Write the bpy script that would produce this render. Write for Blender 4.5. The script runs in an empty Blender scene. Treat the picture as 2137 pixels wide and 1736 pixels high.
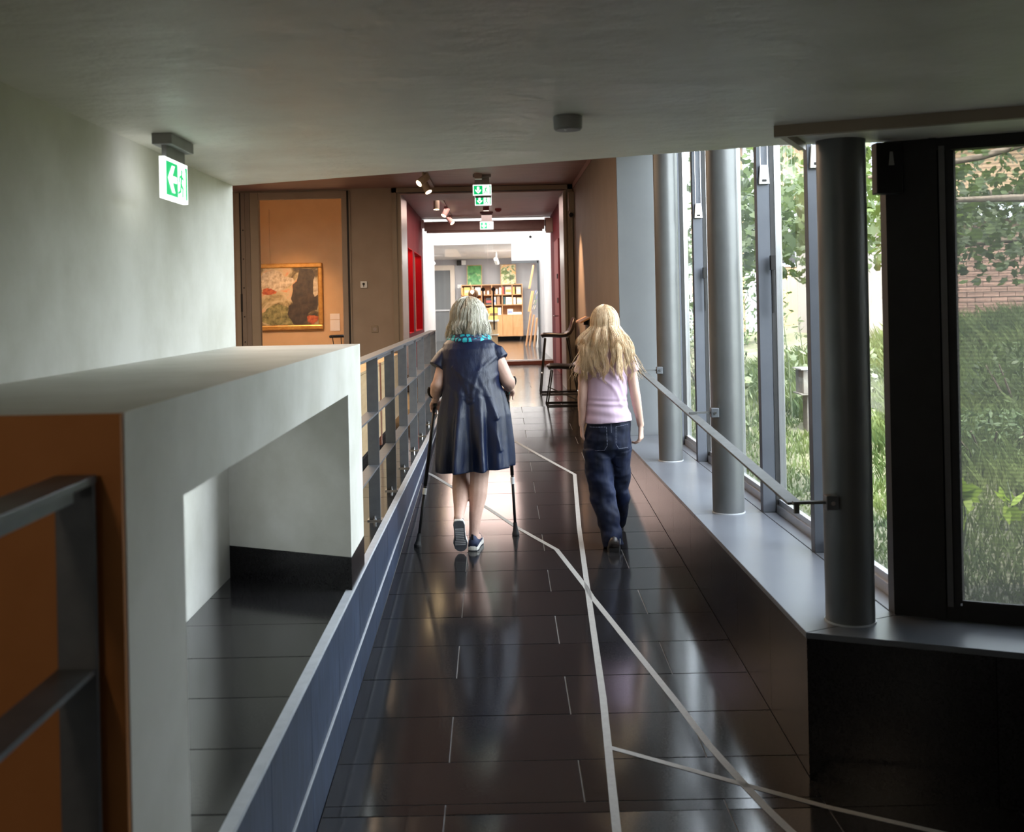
import bpy, math, random
from math import sin, cos, pi, radians, sqrt, atan2, exp
from mathutils import Vector, Matrix, noise

# ------------------------------------------------------------------ camera, world, sun, exposure
SC = bpy.context.scene
COL = SC.collection
EYE = 1.2                                   # metres above the upper floor (z = 0)
cam_d = bpy.data.cameras.new('camera')
cam = bpy.data.objects.new('camera', cam_d)
COL.objects.link(cam)
cam.location = (0, 0, EYE)
cam.rotation_euler = (Matrix.Rotation(radians(90), 4, 'X') @ Matrix.Rotation(-0.021, 4, 'Z')).to_euler()
cam_d.sensor_width = 36.0
cam_d.lens = 36.0 * 2250.0 / 2137.0
cam_d.shift_x = (1068.5 - 1035.0) / 2137.0
cam_d.shift_y = -(868.0 - 635.0) / 2137.0
cam_d.clip_start = 0.05
cam_d.clip_end = 300
cam_d.dof.use_dof = True
cam_d.dof.focus_distance = 7.6
cam_d.dof.aperture_fstop = 4.5
SC.camera = cam

SC.view_settings.view_transform = 'Standard'
SC.view_settings.look = 'None'
SC.view_settings.exposure = 0.78
SC.view_settings.gamma = 1.0
SC.view_settings.use_curve_mapping = False
SC.cycles.use_denoising = True
SC.cycles.max_bounces = 10
SC.cycles.diffuse_bounces = 6
SC.cycles.glossy_bounces = 5
SC.cycles.transmission_bounces = 6
SC.cycles.transparent_max_bounces = 24
SC.cycles.caustics_reflective = False
SC.cycles.caustics_refractive = False
SC.cycles.sample_clamp_indirect = 6.0

world = bpy.data.worlds.new('sky')
SC.world = world
world.use_nodes = True
wn = world.node_tree
wn.nodes.clear()
sky = wn.nodes.new('ShaderNodeTexSky')
sky.sky_type = 'NISHITA'
sky.sun_disc = False
sky.sun_elevation = radians(60)
sky.sun_rotation = radians(200)
sky.air_density = 1.0
sky.dust_density = 2.5
sky.ozone_density = 1.0
bg = wn.nodes.new('ShaderNodeBackground')
bg.inputs['Strength'].default_value = 2.3
wo = wn.nodes.new('ShaderNodeOutputWorld')
haze = wn.nodes.new('ShaderNodeHueSaturation')   # thin white cloud veil: a paler sky
haze.inputs['Saturation'].default_value = 0.30
wn.links.new(sky.outputs[0], haze.inputs['Color'])
wn.links.new(haze.outputs[0], bg.inputs[0])
wn.links.new(bg.outputs[0], wo.inputs[0])

sun_d = bpy.data.lights.new('sun', 'SUN')
sun_d.energy = 9.0
sun_d.angle = radians(0.6)
sun_d.color = (1.0, 0.94, 0.84)
sun = bpy.data.objects.new('sun', sun_d)
COL.objects.link(sun)
sun_from = Vector((-0.16, -0.32, 0.95)).normalized()
sun.rotation_euler = sun_from.to_track_quat('Z', 'Y').to_euler()
sun.location = (0, 0, 20)


def area_light(name, loc, size, size_y, energy, color, rot=(0, 0, 0)):
    l = bpy.data.lights.new(name, 'AREA')
    l.shape = 'RECTANGLE'
    l.size = size
    l.size_y = size_y
    l.energy = energy
    l.color = color
    o = bpy.data.objects.new(name, l)
    COL.objects.link(o)
    o.location = loc
    o.rotation_euler = rot
    return o


# unseen area lamps added to brighten the rooms beyond
area_light('gallery_fill_light', (-2.6, 9.5, 2.80), 3.0, 5.0, 155, (1.0, 0.72, 0.48))
area_light('red_room_fill_light', (-0.3, 18.5, 2.86), 1.2, 3.6, 50, (1.0, 0.74, 0.66))
area_light('foyer_fill_light', (-0.1, 23.2, 3.55), 3.6, 2.4, 105, (1.0, 0.97, 0.95))
area_light('shop_fill_light', (-0.6, 29.5, 2.58), 3.6, 6.0, 420, (1.0, 0.93, 0.86))
area_light('painting_room_fill_light', (-3.4, 18.0, 3.6), 2.0, 1.6, 2.5, (1.0, 0.66, 0.36))
for pn, ploc, sx, sy, prot in (('window_portal', (1.75, 6.85, 1.42), 2.8, 5.6, (0, radians(90), 0)),
                               ('window_portal', (2.66, 3.86, 0.9), 2.2, 1.8, (radians(-90), 0, radians(-23)))):
    po = area_light(pn, ploc, sx, sy, 1.0, (1, 1, 1), prot)
    po.data.cycles.is_portal = True


area_light('hall_fill_light', (-1.0, -1.5, 0.9), 0.5, 0.5, 2.0, (1.0, 0.94, 0.84), Vector((-0.02, 0.62, 0.76)).to_track_quat('-Z', 'Y').to_euler())  # added lamp behind the camera, unseen, lifts the low ceiling


def spot(name, loc, target, energy, color, angle=40, blend=0.6, r=0.03):
    l = bpy.data.lights.new(name, 'SPOT')
    l.energy = energy
    l.color = color
    l.spot_size = radians(angle)
    l.spot_blend = blend
    l.shadow_soft_size = r
    o = bpy.data.objects.new(name, l)
    COL.objects.link(o)
    o.location = loc
    d = Vector(target) - Vector(loc)
    o.rotation_euler = d.to_track_quat('-Z', 'Y').to_euler()
    return o


# ------------------------------------------------------------------ materials
MATS = {}


def _n(nt, t, **kw):
    n = nt.nodes.new(t)
    for k, v in kw.items():
        if k in n.inputs:
            n.inputs[k].default_value = v
        else:
            setattr(n, k, v)
    return n


def mat(name, col, rough=0.5, metal=0.0, col2=None, scale=6.0, detail=6.0, stretch=(1, 1, 1), contrast=(0.35, 0.65),
        bump=0.0, bscale=None, bdist=0.01, rnd=0.0, emit=None, estr=0.0, spec=0.5, rough2=None, sheen=0.0, coat=0.0,
        trans=0.0, tcol=None, coords='Object'):
    """Principled material whose colour runs between col and col2 through noise, with optional bump and per-object variation."""
    m = bpy.data.materials.new(name)
    m.use_nodes = True
    nt = m.node_tree
    nt.nodes.clear()
    out = nt.nodes.new('ShaderNodeOutputMaterial')
    b = nt.nodes.new('ShaderNodeBsdfPrincipled')
    b.inputs['Roughness'].default_value = rough
    b.inputs['Metallic'].default_value = metal
    b.inputs['Specular IOR Level'].default_value = spec
    if sheen:
        b.inputs['Sheen Weight'].default_value = sheen
    if coat:
        b.inputs['Coat Weight'].default_value = coat
        b.inputs['Coat Roughness'].default_value = 0.08
    if emit:
        b.inputs['Emission Color'].default_value = (*emit, 1)
        b.inputs['Emission Strength'].default_value = estr
    tc = nt.nodes.new('ShaderNodeTexCoord')
    mp = nt.nodes.new('ShaderNodeMapping')
    mp.inputs['Scale'].default_value = stretch
    nt.links.new(tc.outputs[coords], mp.inputs[0])
    nz = _n(nt, 'ShaderNodeTexNoise', Scale=scale, Detail=detail, Roughness=0.6)
    nt.links.new(mp.outputs[0], nz.inputs['Vector'])
    cr = nt.nodes.new('ShaderNodeValToRGB')
    cr.color_ramp.elements[0].position = contrast[0]
    cr.color_ramp.elements[1].position = contrast[1]
    cr.color_ramp.elements[0].color = (*col, 1)
    cr.color_ramp.elements[1].color = (*(col2 or col), 1)
    nt.links.new(nz.outputs['Fac'], cr.inputs[0])
    csock = cr.outputs[0]
    if rnd:
        oi = nt.nodes.new('ShaderNodeObjectInfo')
        mr = nt.nodes.new('ShaderNodeMapRange')
        mr.inputs['To Min'].default_value = 1 - rnd
        mr.inputs['To Max'].default_value = 1 + rnd
        nt.links.new(oi.outputs['Random'], mr.inputs['Value'])
        mx = nt.nodes.new('ShaderNodeVectorMath')
        mx.operation = 'SCALE'
        nt.links.new(csock, mx.inputs[0])
        nt.links.new(mr.outputs[0], mx.inputs['Scale'])
        csock = mx.outputs[0]
    nt.links.new(csock, b.inputs['Base Color'])
    if rough2 is not None:
        mr2 = nt.nodes.new('ShaderNodeMapRange')
        mr2.inputs['From Min'].default_value = 0.35
        mr2.inputs['From Max'].default_value = 0.65
        mr2.inputs['To Min'].default_value = rough
        mr2.inputs['To Max'].default_value = rough2
        nt.links.new(nz.outputs['Fac'], mr2.inputs['Value'])
        nt.links.new(mr2.outputs[0], b.inputs['Roughness'])
    if bump:
        nb = _n(nt, 'ShaderNodeTexNoise', Scale=bscale or scale, Detail=8.0, Roughness=0.6)
        nt.links.new(mp.outputs[0], nb.inputs['Vector'])
        bp = nt.nodes.new('ShaderNodeBump')
        bp.inputs['Strength'].default_value = bump
        bp.inputs['Distance'].default_value = bdist
        nt.links.new(nb.outputs['Fac'], bp.inputs['Height'])
        nt.links.new(bp.outputs[0], b.inputs['Normal'])
    res = b.outputs[0]
    if trans:
        tr = nt.nodes.new('ShaderNodeBsdfTranslucent')
        if tcol:
            tr.inputs[0].default_value = (*tcol, 1)
        else:
            nt.links.new(csock, tr.inputs[0])
        mxs = nt.nodes.new('ShaderNodeMixShader')
        mxs.inputs[0].default_value = trans
        nt.links.new(res, mxs.inputs[1])
        nt.links.new(tr.outputs[0], mxs.inputs[2])
        res = mxs.outputs[0]
    nt.links.new(res, out.inputs[0])
    MATS[name] = m
    return m


def glass_mat(name, tint, ior=1.45, rough=0.0):
    m = bpy.data.materials.new(name)
    m.use_nodes = True
    nt = m.node_tree
    nt.nodes.clear()
    out = nt.nodes.new('ShaderNodeOutputMaterial')
    fr = _n(nt, 'ShaderNodeFresnel', IOR=ior)
    geo = nt.nodes.new('ShaderNodeNewGeometry')          # both faces of a pane reflect like its outside
    mr = nt.nodes.new('ShaderNodeMapRange')
    mr.inputs['To Min'].default_value = ior
    mr.inputs['To Max'].default_value = 1.0 / ior
    nt.links.new(geo.outputs['Backfacing'], mr.inputs['Value'])
    nt.links.new(mr.outputs[0], fr.inputs['IOR'])
    tr = nt.nodes.new('ShaderNodeBsdfTransparent')
    tr.inputs[0].default_value = (*tint, 1)
    gl = nt.nodes.new('ShaderNodeBsdfGlossy')
    gl.inputs['Roughness'].default_value = rough
    mx = nt.nodes.new('ShaderNodeMixShader')
    nt.links.new(fr.outputs[0], mx.inputs[0])
    nt.links.new(tr.outputs[0], mx.inputs[1])
    nt.links.new(gl.outputs[0], mx.inputs[2])
    nt.links.new(mx.outputs[0], out.inputs[0])
    return m


def mesh_screen_mat(name, col, openness):
    """woven sun-screen fabric: tiny open gaps between dark threads"""
    m = bpy.data.materials.new(name)
    m.use_nodes = True
    nt = m.node_tree
    nt.nodes.clear()
    out = nt.nodes.new('ShaderNodeOutputMaterial')
    tc = nt.nodes.new('ShaderNodeTexCoord')
    wv = nt.nodes.new('ShaderNodeTexWave')
    wv.bands_direction = 'Z'
    wv.inputs['Scale'].default_value = 22
    wv.inputs['Distortion'].default_value = 1.2
    wv.inputs['Detail'].default_value = 3
    nt.links.new(tc.outputs['Object'], wv.inputs['Vector'])
    mr = nt.nodes.new('ShaderNodeMapRange')
    mr.inputs['To Min'].default_value = openness - 0.06
    mr.inputs['To Max'].default_value = openness + 0.06
    nt.links.new(wv.outputs['Fac'], mr.inputs['Value'])
    d = nt.nodes.new('ShaderNodeBsdfPrincipled')
    d.inputs['Base Color'].default_value = (*col, 1)
    d.inputs['Roughness'].default_value = 0.9
    tl = nt.nodes.new('ShaderNodeBsdfTranslucent')
    tl.inputs[0].default_value = (*col, 1)
    m0 = nt.nodes.new('ShaderNodeMixShader')
    m0.inputs[0].default_value = 0.4
    nt.links.new(d.outputs[0], m0.inputs[1])
    nt.links.new(tl.outputs[0], m0.inputs[2])
    tr = nt.nodes.new('ShaderNodeBsdfTransparent')
    mx = nt.nodes.new('ShaderNodeMixShader')
    nt.links.new(mr.outputs[0], mx.inputs[0])
    nt.links.new(m0.outputs[0], mx.inputs[1])
    nt.links.new(tr.outputs[0], mx.inputs[2])
    nt.links.new(mx.outputs[0], out.inputs[0])
    return m


def paint_mat(name, stops, scale=3.0, dist=1.2, seed=0.0):
    """patchy loose brushwork: voronoi patches through a colour ramp"""
    m = bpy.data.materials.new(name)
    m.use_nodes = True
    nt = m.node_tree
    nt.nodes.clear()
    out = nt.nodes.new('ShaderNodeOutputMaterial')
    b = nt.nodes.new('ShaderNodeBsdfPrincipled')
    b.inputs['Roughness'].default_value = 0.45
    tc = nt.nodes.new('ShaderNodeTexCoord')
    mp = nt.nodes.new('ShaderNodeMapping')
    mp.inputs['Location'].default_value = (seed, seed * 1.7, seed * 0.6)
    nt.links.new(tc.outputs['Object'], mp.inputs[0])
    nz = _n(nt, 'ShaderNodeTexNoise', Scale=scale, Detail=5.0, Roughness=0.55, Distortion=dist)
    nt.links.new(mp.outputs[0], nz.inputs['Vector'])
    cr = nt.nodes.new('ShaderNodeValToRGB')
    while len(cr.color_ramp.elements) < len(stops):
        cr.color_ramp.elements.new(0.5)
    for e, (p, c) in zip(cr.color_ramp.elements, stops):
        e.position = p
        e.color = (*c, 1)
    nt.links.new(nz.outputs['Fac'], cr.inputs[0])
    nt.links.new(cr.outputs[0], b.inputs['Base Color'])
    nt.links.new(b.outputs[0], out.inputs[0])
    return m


M_PLASTER = mat('lime_plaster', (0.53, 0.52, 0.46), 0.62, col2=(0.69, 0.68, 0.635), scale=1.9, bump=0.14, bscale=5, bdist=0.02, coords='Object')
M_CEIL = mat('trowelled_ceiling', (0.66, 0.64, 0.57), 0.36, col2=(0.86, 0.84, 0.77), scale=1.7, stretch=(1, 1.4, 1), bump=0.38, bscale=3.6, bdist=0.07, rough2=0.55, contrast=(0.3, 0.7))
M_WHITEWALL = mat('white_paint', (0.82, 0.80, 0.80), 0.6, col2=(0.86, 0.85, 0.85), scale=2)
M_GREYWALL = mat('grey_paint', (0.40, 0.40, 0.43), 0.7, col2=(0.44, 0.44, 0.47), scale=2)
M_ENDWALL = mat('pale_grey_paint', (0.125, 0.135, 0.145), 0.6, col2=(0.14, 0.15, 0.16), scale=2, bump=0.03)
M_WARMWALL = mat('taupe_paint', (0.33, 0.26, 0.20), 0.7, col2=(0.37, 0.295, 0.23), scale=2.5, bump=0.03)
M_BROWNWALL = mat('brown_grey_paint', (0.19, 0.15, 0.12), 0.7, col2=(0.22, 0.175, 0.14), scale=2.5, bump=0.03)
M_SHADEALU = mat('shaded_aluminium', (0.10, 0.10, 0.105), 0.4, 0.4, col2=(0.12, 0.12, 0.125), scale=10)  # darker copy of the aluminium, shade put into the colour
M_OCHREWALL = mat('ochre_paint', (0.45, 0.28, 0.14), 0.75, col2=(0.49, 0.31, 0.16), scale=2.5)
M_ORANGE = mat('orange_plaster', (0.36, 0.135, 0.03), 0.7, col2=(0.42, 0.165, 0.045), scale=3, bump=0.06)
M_GALCEIL = mat('mauve_ceiling', (0.36, 0.225, 0.20), 0.5, col2=(0.42, 0.265, 0.24), scale=2, stretch=(1, 4, 1), bump=0.05)
M_REDWALL = mat('maroon_paint', (0.15, 0.022, 0.030), 0.85, col2=(0.18, 0.03, 0.038), scale=2, spec=0.15)
M_REDNICHE = mat('crimson_panel', (0.42, 0.008, 0.014), 0.8, col2=(0.46, 0.010, 0.016), scale=2, spec=0.1)
M_REDDOOR = mat('dusty_red_door', (0.26, 0.06, 0.065), 0.6, col2=(0.29, 0.07, 0.075), scale=2, spec=0.2)
M_FRAME = mat('olive_metal_frame', (0.27, 0.215, 0.155), 0.5, 0.0, col2=(0.30, 0.24, 0.175), scale=3)
M_JAMB = mat('pale_steel_jamb', (0.40, 0.33, 0.31), 0.35, 0.2, col2=(0.44, 0.37, 0.35), scale=3)
M_GRAN = mat('dark_granite', (0.009, 0.0088, 0.0095), 0.10, col2=(0.033, 0.031, 0.032), scale=130, detail=3, contrast=(0.42, 0.72), rnd=0.16, rough2=0.16, spec=0.75, bump=0.02, bscale=60, bdist=0.002)
M_KERB = mat('blue_honed_stone', (0.010, 0.017, 0.034), 0.42, col2=(0.036, 0.050, 0.085), scale=9, stretch=(6, 6, 0.7), detail=8, rnd=0.15, bump=0.05, bscale=40, bdist=0.002, spec=0.3)
M_BLKSTONE = mat('black_stone', (0.006, 0.0055, 0.006), 0.2, col2=(0.016, 0.015, 0.016), scale=120, detail=3, rnd=0.2, spec=0.32)
M_GROUT = mat('pale_grout', (0.34, 0.33, 0.33), 0.8, col2=(0.4, 0.39, 0.39), scale=30)
M_CAP = mat('kerb_edge_strip', (0.42, 0.44, 0.47), 0.4, col2=(0.5, 0.52, 0.55), scale=20)
M_SILL = mat('grey_sill_stone', (0.105, 0.115, 0.135), 0.31, 0.1, col2=(0.125, 0.135, 0.155), scale=5, detail=4, rnd=0.05, contrast=(0.2, 0.8))
M_COLUMN = mat('grey_lacquered_steel', (0.105, 0.11, 0.112), 0.38, 0.25, col2=(0.12, 0.125, 0.128), scale=5)
M_FIN = mat('anthracite_fin', (0.075, 0.083, 0.102), 0.5, 0.15, col2=(0.088, 0.097, 0.118), scale=4)
M_ALU = mat('aluminium', (0.45, 0.46, 0.48), 0.32, 0.8, col2=(0.5, 0.51, 0.53), scale=10)
M_BLACKRUB = mat('black_gasket', (0.012, 0.012, 0.013), 0.6, col2=(0.018, 0.018, 0.02), scale=20)
M_DARKFRAME = mat('dark_window_frame', (0.018, 0.017, 0.017), 0.5, 0.0, col2=(0.024, 0.023, 0.023), scale=8, spec=0.3)
M_RAIL = mat('grey_painted_steel', (0.11, 0.12, 0.135), 0.40, 0.4, col2=(0.14, 0.15, 0.165), scale=14)
M_STEEL = mat('bright_steel', (0.6, 0.6, 0.61), 0.22, 1.0, col2=(0.66, 0.66, 0.67), scale=20)
M_HANDRAIL = mat('handrail_steel', (0.10, 0.105, 0.105), 0.6, 0.0, col2=(0.13, 0.135, 0.135), scale=16, spec=0.3)
M_OAK = mat('light_oak', (0.50, 0.34, 0.18), 0.45, col2=(0.62, 0.45, 0.26), scale=5, stretch=(6, 0.7, 6), detail=8, contrast=(0.3, 0.7), rnd=0.06)
M_SHELFOAK = mat('shelf_oak', (0.50, 0.25, 0.10), 0.5, col2=(0.58, 0.31, 0.14), scale=5, stretch=(6, 6, 0.8), detail=8)
M_BLACK = mat('black_paint', (0.010, 0.009, 0.009), 0.5, col2=(0.015, 0.014, 0.014), scale=12, spec=0.25)
M_BLACKLEATHER = mat('black_leather', (0.018, 0.014, 0.013), 0.4, col2=(0.03, 0.022, 0.02), scale=30, bump=0.1, bscale=80, bdist=0.002)
M_WHITEPL = mat('white_plastic', (0.78, 0.79, 0.78), 0.35, col2=(0.82, 0.83, 0.82), scale=10)
M_GREYPL = mat('grey_plastic', (0.20, 0.20, 0.20), 0.5, col2=(0.24, 0.24, 0.24), scale=12)
M_TAPE = mat('beige_floor_tape', (0.30, 0.295, 0.28), 0.6, col2=(0.34, 0.335, 0.32), scale=40)
M_BEIGEFRAME = mat('beige_door_frame', (0.62, 0.54, 0.47), 0.5, col2=(0.66, 0.58, 0.5), scale=5)
M_BROWNBAR = mat('brown_threshold', (0.20, 0.07, 0.04), 0.35, col2=(0.25, 0.09, 0.05), scale=12, stretch=(0.5, 5, 5))
M_BLIND = mat('taupe_blind_box', (0.32, 0.26, 0.23), 0.5, col2=(0.36, 0.30, 0.27), scale=8)
M_WHITEGLOW = mat('sign_white_lit', (0.9, 0.9, 0.9), 0.4, emit=(0.95, 1.0, 0.97), estr=1.1)
M_GREENGLOW = mat('sign_green_lit', (0.0, 0.35, 0.12), 0.4, emit=(0.0, 0.44, 0.13), estr=0.75)
M_LAMPGLOW = mat('lit_lamp_lens', (1, 0.85, 0.6), 0.4, emit=(1.0, 0.72, 0.38), estr=14)
M_LAMPWHITE = mat('lit_lamp_lens_white', (1, 0.95, 0.9), 0.4, emit=(1.0, 0.92, 0.82), estr=8)
M_GOLD = mat('gilt_frame', (0.40, 0.20, 0.05), 0.35, 0.5, col2=(0.55, 0.30, 0.08), scale=14, bump=0.1)
M_GLASS = glass_mat('window_glass', (0.95, 0.975, 0.965), 1.28)
M_CLEARGLASS = glass_mat('clear_glass', (0.95, 0.97, 0.97), 1.40)
M_ACRYL = glass_mat('clear_acrylic', (0.9, 0.93, 0.95), 1.5, 0.05)
M_SCREEN = mesh_screen_mat('woven_sun_screen', (0.12, 0.115, 0.11), 0.48)
M_SKIN = mat('skin', (0.58, 0.37, 0.295), 0.5, col2=(0.66, 0.44, 0.355), scale=18, bump=0.03, bscale=60, bdist=0.003)
M_SKIN2 = mat('pale_skin', (0.58, 0.37, 0.29), 0.5, col2=(0.64, 0.42, 0.34), scale=14)
M_NAVY = mat('navy_satin_cotton', (0.0014, 0.0052, 0.025), 0.40, col2=(0.003, 0.011, 0.046), scale=7, stretch=(2, 2, 0.7), bump=0.32, bscale=8, bdist=0.02)
M_DENIM = mat('dark_denim', (0.0012, 0.003, 0.012), 0.75, col2=(0.004, 0.010, 0.040), scale=6, stretch=(1.4, 1.4, 0.6), bump=0.25, bscale=200, bdist=0.002, spec=0.3)
M_STITCH = mat('pale_denim_stitching', (0.09, 0.10, 0.15), 0.7, col2=(0.13, 0.14, 0.20), scale=60)
M_LILAC = mat('lilac_jersey', (0.58, 0.42, 0.56), 0.8, col2=(0.65, 0.49, 0.62), scale=5, bump=0.06, bscale=120, bdist=0.002, sheen=0.2)
M_GREYHAIR = mat('grey_blond_hair', (0.34, 0.31, 0.23), 0.42, col2=(0.82, 0.79, 0.68), scale=24, stretch=(5, 5, 0.5), contrast=(0.3, 0.68))
M_BLONDHAIR = mat('blond_hair', (0.52, 0.32, 0.14), 0.4, col2=(1.0, 0.82, 0.58), scale=22, stretch=(5, 5, 0.4), contrast=(0.3, 0.68))
M_BROWNHAIR = mat('brown_hair', (0.26, 0.13, 0.06), 0.45, col2=(0.46, 0.27, 0.14), scale=40, stretch=(1, 4, 1))
M_NAVYSHOE = mat('navy_canvas', (0.012, 0.02, 0.055), 0.7, col2=(0.02, 0.03, 0.075), scale=80)
M_SOLEWHITE = mat('white_rubber', (0.60, 0.57, 0.52), 0.6, col2=(0.68, 0.65, 0.6), scale=30)
M_SOLEGREY = mat('grey_outsole', (0.10, 0.105, 0.12), 0.7, col2=(0.13, 0.135, 0.15), scale=30)
M_SOLERIB = mat('pale_outsole_rib', (0.36, 0.36, 0.37), 0.7, col2=(0.42, 0.42, 0.43), scale=30)
M_BRASSHAND = mat('jade_ring', (0.03, 0.34, 0.26), 0.2, col2=(0.06, 0.45, 0.34), scale=30)
M_LEAF = mat('tree_leaf', (0.016, 0.030, 0.008), 0.5, col2=(0.085, 0.125, 0.028), scale=1.2, trans=0.45, rnd=0.0, contrast=(0.3, 0.7))
M_GRASS = mat('meadow_grass', (0.035, 0.065, 0.014), 0.6, col2=(0.135, 0.175, 0.05), scale=0.8, trans=0.4)
M_WEED = mat('weed_leaf', (0.09, 0.13, 0.055), 0.6, col2=(0.30, 0.33, 0.20), scale=9, trans=0.35)
M_HEDGE = mat('hedge_leaf', (0.03, 0.055, 0.02), 0.6, col2=(0.10, 0.15, 0.05), scale=1.5, trans=0.3)
M_BRIGHTLEAF = mat('yellow_green_leaf', (0.20, 0.29, 0.03), 0.5, col2=(0.30, 0.40, 0.06), scale=6, trans=0.5)
M_SOIL = mat('garden_soil', (0.04, 0.05, 0.022), 0.9, col2=(0.12, 0.115, 0.07), scale=2.2, detail=10, bump=0.6, bscale=9, bdist=0.05)
M_BARK = mat('bark', (0.07, 0.05, 0.035), 0.9, col2=(0.13, 0.10, 0.07), scale=10, stretch=(3, 3, 0.5), bump=0.5)
M_BRICK = mat('brown_brick', (0.20, 0.115, 0.085), 0.85, col2=(0.26, 0.155, 0.115), scale=12, rnd=0.18, bump=0.15, bscale=50, bdist=0.004)
M_MORTAR = mat('grey_mortar', (0.20, 0.18, 0.165), 0.9, col2=(0.23, 0.21, 0.19), scale=30)
M_CREAM = mat('cream_render', (0.30, 0.195, 0.11), 0.8, col2=(0.33, 0.215, 0.125), scale=1.5)
M_WHITEOUT = mat('white_render', (0.44, 0.47, 0.53), 0.7, col2=(0.48, 0.51, 0.56), scale=1.5)
M_ROOFM = mat('pale_roof_metal', (0.55, 0.6, 0.68), 0.5, 0.2, col2=(0.6, 0.65, 0.72), scale=3)
M_CONC = mat('weathered_concrete', (0.10, 0.093, 0.083), 0.85, col2=(0.16, 0.15, 0.135), scale=9, bump=0.2)
M_CANVAS = paint_mat('loose_oil_paint', [(0.30, (0.03, 0.025, 0.018)), (0.42, (0.10, 0.07, 0.03)), (0.50, (0.30, 0.24, 0.12)), (0.58, (0.45, 0.36, 0.22)), (0.68, (0.55, 0.2, 0.09))], 2.6, 1.4, 3.0)
M_PAINT_PALE = mat('pale_oil_paint', (0.20, 0.15, 0.09), 0.45, col2=(0.56, 0.47, 0.34), scale=13, contrast=(0.3, 0.6), bump=0.2, bscale=30)
M_PAINT_GREEN = mat('olive_oil_paint', (0.06, 0.06, 0.02), 0.45, col2=(0.28, 0.25, 0.10), scale=11, bump=0.2, bscale=30)
M_PAINT_DARK = mat('umber_oil_paint', (0.02, 0.016, 0.012), 0.45, col2=(0.06, 0.04, 0.025), scale=8, bump=0.2, bscale=30)
M_PAINT_RED = mat('vermilion_oil_paint', (0.20, 0.03, 0.015), 0.45, col2=(0.50, 0.13, 0.04), scale=16, bump=0.2, bscale=30)
M_POSTERG = paint_mat('green_print', [(0.30, (0.02, 0.10, 0.03)), (0.45, (0.06, 0.24, 0.06)), (0.55, (0.10, 0.30, 0.10)), (0.62, (0.42, 0.42, 0.18)), (0.72, (0.7, 0.5, 0.35))], 5.0, 1.0, 1.0)
M_POSTERO = paint_mat('floral_print', [(0.30, (0.06, 0.06, 0.03)), (0.42, (0.18, 0.26, 0.06)), (0.50, (0.75, 0.68, 0.5)), (0.58, (0.8, 0.40, 0.08)), (0.70, (0.85, 0.78, 0.66))], 7.0, 1.0, 5.0)


def scarf_mat():
    m = bpy.data.materials.new('teal_patterned_scarf')
    m.use_nodes = True
    nt = m.node_tree
    b = nt.nodes['Principled BSDF']
    b.inputs['Roughness'].default_value = 0.6
    tc = nt.nodes.new('ShaderNodeTexCoord')
    mp = nt.nodes.new('ShaderNodeMapping')
    mp.inputs['Scale'].default_value = (30, 30, 16)
    nt.links.new(tc.outputs['Object'], mp.inputs[0])
    v = nt.nodes.new('ShaderNodeTexVoronoi')
    v.feature = 'DISTANCE_TO_EDGE'
    v.inputs['Scale'].default_value = 1.0
    nt.links.new(mp.outputs[0], v.inputs['Vector'])
    cr = nt.nodes.new('ShaderNodeValToRGB')
    cr.color_ramp.interpolation = 'CONSTANT'
    cr.color_ramp.elements[0].color = (0.01, 0.022, 0.07, 1)
    cr.color_ramp.elements[1].position = 0.14
    cr.color_ramp.elements[1].color = (0.02, 0.42, 0.50, 1)
    nt.links.new(v.outputs['Distance'], cr.inputs[0])
    nt.links.new(cr.outputs[0], b.inputs['Base Color'])
    return m


M_SCARF = scarf_mat()

# ------------------------------------------------------------------ mesh builder
WM = {}                                     # world matrix of every object (nothing is evaluated while building)


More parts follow.
